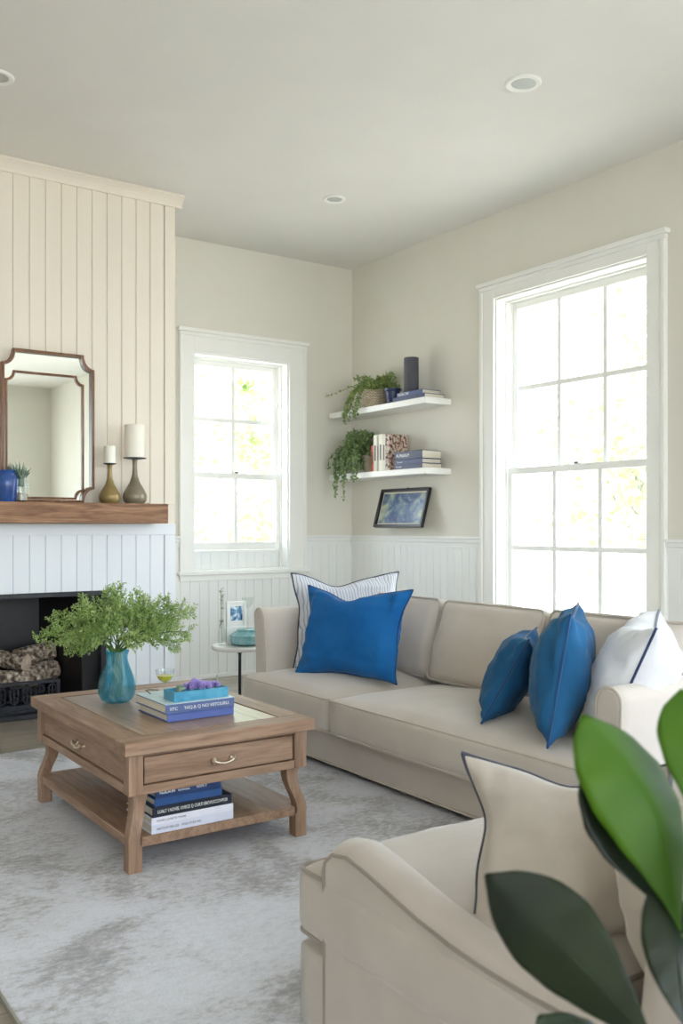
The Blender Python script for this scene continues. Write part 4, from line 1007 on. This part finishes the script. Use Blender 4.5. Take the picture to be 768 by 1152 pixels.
# ------------------------------------------------------------------ vase with greenery
vx, vy = 1.37, 3.56
vs_ = empty('glass_vase', (vx, vy, TZ), 'turquoise blown glass vase on the coffee table', 'vase')
po = [(.0, .0), (.045, .0), (.062, .012), (.073, .035), (.075, .06), (.068, .095), (.053, .135), (.043, .165), (.042, .185), (.049, .205)]
pi = [(r_-.004, z_) for r_, z_ in reversed(po[2:])]+[(.04, .012), (0, .012)]
MB().lathe([(0, 0)]+po[1:]+pi, (vx, vy, TZ), 40).build('vase_body', 'tealglass', vs_)
fn_ = empty('fern_arrangement', (vx, vy, TZ+.02), 'airy green leafy branches arranged in the turquoise vase', 'foliage')
rnd = random.Random(5); fo = MB(); st = MB()
camr = Vector((.822, -.569, 0)); camd = Vector((.569, .822, 0))
def branch(base, tip, sag, nside, sl, lf, ls):
    pts = []
    for i in range(15):
        t = i/14; p = base.lerp(tip, t)+Vector((0, 0, sag*4*t*(1-t))); pts.append(p)
    st.tube(pts, [.0028*(1-.7*i/14) for i in range(15)], 5)
    for k in range(nside):
        t = .34+.66*k/nside; i = min(13, int(t*14)); p = pts[i].lerp(pts[i+1], t*14-i); ax = (pts[i+1]-pts[i]).normalized()
        for s in (-1, 1):
            side = ax.cross(rvec(rnd)).normalized(); d = (ax*.7+side*.9+Vector((0, 0, .1))).normalized(); L = sl*(1.15-t*.75)*rnd.uniform(.7, 1.2)
            st.tube([p, p+d*L*.5, p+d*L-Vector((0, 0, L*.1))], .0008, 3)
            m = max(3, int(L/.0075))
            for q in range(m):
                pp = p+d*L*(q+1)/m
                for s2 in (-1, 1):
                    dd = (d*.6+d.cross(rvec(rnd)).normalized()*.9).normalized()
                    leafquad(fo, pp, dd, rvec(rnd), ls*rnd.uniform(.7, 1.3), ls*.2*rnd.uniform(.8, 1.3))
base = Vector((vx, vy, TZ+.02))
tips = []
# (right offset, height, depth offset)
for (r_, h, d) in ((-.33, .25, .0), (-.30, .31, .05), (-.24, .36, -.05), (-.17, .43, .04), (-.13, .38, -.08), (-.06, .47, .02), (-.01, .50, .05), (.03, .44, -.05), (.09, .46, .06), (.14, .42, -.04), (.20, .44, .05), (.27, .41, .0), (.31, .38, .03), (.31, .29, -.04), (.26, .22, .02), (.18, .30, -.09),
                   (-.20, .27, -.1), (-.14, .22, -.06), (.10, .26, -.12), (.0, .34, -.12), (-.08, .28, -.13), (.13, .34, .1), (-.22, .20, .05), (-.10, .35, .12), (.05, .38, .12), (.22, .33, .1)):
    tips.append(base+camr*r_*.97+camd*d+Vector((0, 0, .16+(h-.16)*.80)))
for tp in tips:
    b = base+Vector((rnd.uniform(-.03, .03), rnd.uniform(-.03, .03), 0)); neck = Vector((vx, vy, TZ+.20))+Vector((rnd.uniform(-.02, .02), rnd.uniform(-.02, .02), 0))
    st.tube([b, b.lerp(neck, .5), neck], .0024, 5)
    branch(neck, tp, .03, 17, .085, 1, .0155)
fo.build('leaves', 'fern', fn_, smooth=0); st.build('stems', 'stem', fn_)

# ------------------------------------------------------------------ side table
sx, sy, sz = 2.60, 4.80, .452
sd = empty('side_table', (sx, sy, 0), 'small round white side table with thin black stem', 'side table')
MB().lathe([(0, 0), (.155, 0), (.163, .006), (.165, .016), (.160, .025), (0, .025)], (sx, sy, sz-.025), 48).build('table_top', 'marble', sd)
MB().lathe([(0, 0), (.013, 0), (.013, .02), (.009, .03), (.009, sz-.055), (.014, sz-.045), (.014, sz-.025)], (sx, sy, 0), 16).build('stem', 'black', sd)
MB().lathe([(0, 0), (.125, 0), (.127, .006), (.11, .012), (.013, .018), (0, .018)], (sx, sy, 0), 40).build('base', 'black', sd)
bo = empty('glass_dish', (sx+.03, sy-.03, sz), 'round aqua glass lidded dish on the small white table', 'dish')
MB().lathe([(0, 0), (.06, 0), (.092, .012), (.098, .03), (.092, .05), (.09, .05), (0, .045)], (sx+.03, sy-.03, sz), 36).build('bowl', 'aqua', bo)
MB().lathe([(0, .051), (.098, .051), (.098, .060), (.07, .078), (.058, .082), (.058, .094), (.05, .096), (0, .096)], (sx+.03, sy-.03, sz), 36).build('lid', 'aqua', bo)
pp = empty('photo_stand', (sx+.03, sy+.085, sz), 'little white photo frame with blue picture on the side table', 'photo frame')
ya = sy+.085
a = MB(); px0, px1, pz0, pz1 = 2.555, 2.685, sz, sz+.25
for q in (((px0, pz0), (px1, pz0+.10)), ((px0, pz1-.016), (px1, pz1)), ((px0, pz0+.1), (px0+.016, pz1-.016)), ((px1-.016, pz0+.1), (px1, pz1-.016))): a.box((q[0][0], ya-.008, q[0][1]), (q[1][0], ya+.008, q[1][1]))
a.build('frame', 'trim', pp, bevel=.002)
MB().box((px0+.014, ya-.003, pz0+.098), (px1-.014, ya+.005, pz1-.014)).build('mat_board', 'trim', pp, smooth=0)
MB().box((px0+.026, ya-.005, pz0+.135), (px1-.024, ya-.003, pz1-.03)).build('picture', 'photo', pp, smooth=0)
bv = empty('bud_vase', (2.515, 4.86, sz), 'tall thin clear bud vase with a dried sprig on the side table', 'vase')
MB().lathe([(0, 0), (.024, 0), (.026, .01), (.024, .08), (.012, .13), (.010, .28), (.014, .30), (.012, .30), (.008, .28), (.010, .13), (.022, .08), (.022, .01), (0, .01)], (2.515, 4.86, sz), 20).build('glass_body', 'clear', bv)
a = MB(); rnd = random.Random(3)
a.tube([(2.515, 4.86, sz+.012), (2.513, 4.86, sz+.15), (2.508, 4.86, sz+.33)], .0018, 5)
for i in range(46):
    p = Vector((2.511, 4.86, sz+rnd.choice((rnd.uniform(.10, .14), rnd.uniform(.2, .33))))); d = rvec(rnd); leafquad(a, p, d, rvec(rnd), .02, .005)
a.build('dried_sprig', 'greystem', bv, smooth=0)
bv = empty('bud_vase', (2.70, 4.865, sz), 'empty tall clear stemmed vase behind the photo frame', 'vase')
MB().lathe([(0, 0), (.02, 0), (.02, .004), (.004, .01), (.004, .2), (.03, .23), (.036, .27), (.034, .27), (.028, .232), (0, .204)], (2.70, 4.885, sz), 22).build('glass_body', 'clear', bv)
bpy.data.objects['bud_vase.001'].children[0]

# ------------------------------------------------------------------ foreground plant
def big_leaf(parent, base, tip, widthdir, width, curl, mat, name='leaf', fold=.25, bend=.1, peak=.55, n=22, m=12, twist=0.0, side=0.0):
    base = Vector(base); tip = Vector(tip); ax = tip-base; L = ax.length; a = ax.normalized()
    w = Vector(widthdir); w = (w-a*w.dot(a)).normalized(); nn = a.cross(w).normalized()
    vs = []; fs = []
    for i in range(n+1):
        t = i/n
        prof = (math.sin(PI*t**(math.log(.5)/math.log(peak))))**.75 if 0 < t < 1 else 0
        if t > .93: prof *= 1-.35*(t-.93)/.07
        hw = max(.002, width/2*prof)
        c = base+ax*t+w*side*L*math.sin(PI*t)+nn*bend*L*math.sin(PI*t)+nn*(-curl*L*t*t)
        tw = twist*t
        for j in range(m+1):
            s = 2*j/m-1
            ww = w*math.cos(tw)+nn*math.sin(tw); n2 = -w*math.sin(tw)+nn*math.cos(tw)
            off = n2*hw*(fold*abs(s)**1.3-.03*math.sin(t*34+abs(s)*4)*abs(s)+.04*math.sin(t*9+s*2))
            vs.append(c+ww*hw*s+off)
    for i in range(n):
        for j in range(m):
            q = i*(m+1)+j; fs.append((q, q+1, q+m+2, q+m+1))
    o = MB().add(vs, fs).build(name, mat, parent, smooth=60)
    md = o.modifiers.new('thick', 'SOLIDIFY'); md.thickness = .0009
    mid = MB(); mid.tube([vs[i*(m+1)+m//2]+nn*.0012 for i in range(n+1)], [.0028*(1-.8*i/n) for i in range(n+1)], 6)
    mid.build('midrib', mat if mat == 'bigd' else 'big', o)
    return o
def at(px, py, d):
    """point at photo pixel and depth, used once to read off the plant's real position"""
    u = (px-384)/1037; return Vector((camr.x*u+camd.x, camr.y*u+camd.y, 0))*d+Vector((0, 0, 1.15-(py-592)*d/1037))
PX = Vector((.86, .50, 0))
fp_ = empty('potted_plant', (PX.x, PX.y, 0), 'large leafy green houseplant close by on the right', 'potted plant')
MB().lathe([(0, RZ), (.12, RZ), (.14, .03), (.165, .26), (.172, .27), (.172, .30), (.155, .30), (.15, .26), (0, .26)], (PX.x, PX.y, 0), 40).build('pot', 'marble', fp_)
MB().lathe([(0, .262), (.148, .262), (.1, .268), (0, .272)], (PX.x, PX.y, 0), 30).build('soil', 'soil', fp_)
crown = Vector((PX.x-.02, PX.y+.03, .62))
def petiole(tip, via=None, r=.006):
    b = Vector((PX.x, PX.y, .265)); tip = Vector(tip); pts = []
    v = via or Vector((PX.x, PX.y, (tip.z+.265)/2))
    for i in range(13):
        t = i/12; pts.append(b*(1-t)**2+v*2*t*(1-t)+tip*t*t)
    MB().tube(pts, [r*(1.25-.5*i/12) for i in range(13)], 8).build('stem', 'stem', fp_)
# bright upright leaf
b = at(766, 1050, .92); t = at(664, 801, .98)
big_leaf(fp_, b, t, camr*.9+camd*.35, .108, -.05, 'big', fold=.35, bend=-.06, peak=.63, side=.08); petiole(b)
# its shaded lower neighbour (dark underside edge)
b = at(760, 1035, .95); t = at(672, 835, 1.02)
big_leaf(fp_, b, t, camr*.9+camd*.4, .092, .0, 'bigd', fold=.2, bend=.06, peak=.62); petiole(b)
# dark glossy leaf lower left
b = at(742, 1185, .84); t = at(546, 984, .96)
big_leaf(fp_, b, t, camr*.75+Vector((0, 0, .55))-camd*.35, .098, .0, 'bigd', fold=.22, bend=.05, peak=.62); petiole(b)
# right hand dark leaves
b = at(775, 1160, .88); t = at(742, 985, .95)
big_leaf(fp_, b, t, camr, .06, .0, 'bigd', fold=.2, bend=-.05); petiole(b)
b = at(815, 1000, .90); t = at(768, 775, 1.0)
big_leaf(fp_, b, t, camr+camd*.3, .080, .0, 'big', fold=.3, bend=-.05, peak=.7); petiole(b)
b = at(700, 1240, .86); t = at(606, 1142, .92)
big_leaf(fp_, b, t, camr*.5+Vector((0, 0, .4))+camd*.5, .09, .0, 'bigd', fold=.2, bend=.05); petiole(b)
b = at(840, 1100, .80); t = at(900, 880, .9)
big_leaf(fp_, b, t, camr+camd*.2, .11, .0, 'big', fold=.3, bend=.08); petiole(b)

# ------------------------------------------------------------------ garden outside
struct(MB().box((-40, -40, -.75), (60, 60, -.6)).build('ground', 'ground', smooth=0))
def tree(x, y, h, r, seed, label, n=2600):
    rnd = random.Random(seed); root = empty('garden_tree', (x, y, -.6), label, 'tree', 'trees outside the windows')
    tr_ = MB(); fo = MB(); top = Vector((x, y, h*.6))
    tr_.tube([(x, y, -.6), (x+.1, y, h*.25), (x-.05, y+.1, h*.6)], [.14, .10, .05], 8)
    cs = []
    for i in range(14):
        e = top+Vector((rnd.uniform(-r, r), rnd.uniform(-r, r), rnd.uniform(-h*.35, h*.4))); cs.append(e)
        s = Vector((x, y, h*rnd.uniform(.15, .5))); tr_.tube([s, s.lerp(e, .5)+Vector((0, 0, .2)), e], [.05, .03, .012], 5)
    for i in range(n):
        c = rnd.choice(cs); v = rvec(rnd)*rnd.random()**.5*r*.42; leafquad(fo, c+v, rvec(rnd), rvec(rnd), rnd.uniform(.12, .2), .055)
    tr_.build('trunk', 'bark', root); fo.build('crown', 'tree', root, smooth=0)
tree(9.5, 7.2, 4.6, 1.8, 1, 'pale tree beyond the left panes of the large window')
tree(13.5, 3.8, 4.2, 1.6, 2, 'pale tree beyond the right panes of the large window')
tree(5.0, 11.5, 3.6, 1.6, 3, 'pale tree seen through the small back window')
tree(9.4, 15.0, 3.0, 1.6, 4, 'small tree low in the right panes of the back window')

# ------------------------------------------------------------------ light
w = bpy.data.worlds.new('sky'); sc.world = w; w.use_nodes = True; nt = w.node_tree
bg = nt.nodes['Background']
tc = N(nt, 'ShaderNodeTexCoord'); sp = N(nt, 'ShaderNodeSeparateXYZ'); nt.links.new(tc.outputs['Generated'], sp.inputs[0])
col = ramp(nt, sp.outputs[2], [(.0, (.92, .96, 1, 1)), (.25, (.80, .89, 1, 1)), (.8, (.60, .77, 1, 1))])
nt.links.new(col, bg.inputs['Color']); bg.inputs['Strength'].default_value = 5.0
sun = bpy.data.lights.new('sun', 'SUN'); sun.energy = 8; sun.angle = math.radians(1.5); sun.color = (1, .94, .84)
so = bpy.data.objects.new('sun', sun); C.objects.link(so); so.rotation_euler = Vector((.20, .28, -1)).to_track_quat('-Z', 'Y').to_euler()
def portal(loc, size, direction):
    l = bpy.data.lights.new('window_portal', 'AREA'); l.shape = 'RECTANGLE'; l.size, l.size_y = size; l.cycles.is_portal = True
    o = bpy.data.objects.new('window_portal', l); C.objects.link(o); o.location = loc; o.rotation_euler = Vector(direction).to_track_quat('-Z', 'Z').to_euler()
portal((XR+.21, (W2['a']+W2['b'])/2, (W2['z0']+W2['z1'])/2), (1.25, 2.3), (-1, 0, 0))
portal(((W1['a']+W1['b'])/2, YB+.21, 1.63), (.84, 1.66), (0, -1, 0))
portal((.65, YF-.21, 1.5), (5.7, 2.85), (0, 1, 0)); portal((XR+.21, .05, 1.55), (2.7, 2.5), (-1, 0, 0))

# ------------------------------------------------------------------ camera
cam = bpy.data.cameras.new('camera'); co = bpy.data.objects.new('camera', cam); C.objects.link(co)
co.location = (0, 0, 1.15); co.rotation_euler = (PI/2, 0, -math.atan(719/1037))
cam.sensor_fit = 'VERTICAL'; cam.sensor_height = 36; cam.lens = 1037/1152*36; cam.shift_y = 16/1152; cam.clip_start = .05
cam.dof.use_dof = True; cam.dof.focus_distance = 4.2; cam.dof.aperture_fstop = 5.6
sc.camera = co
vs = sc.view_settings; vs.view_transform = 'Standard'; vs.look = 'None'; vs.gamma = 1; vs.use_curve_mapping = False; vs.exposure = .8
sc.cycles.use_denoising = True; sc.cycles.max_bounces = 10; sc.cycles.diffuse_bounces = 6; sc.cycles.transparent_max_bounces = 16
sc.cycles.caustics_reflective = False; sc.cycles.caustics_refractive = False; sc.cycles.sample_clamp_indirect = 6
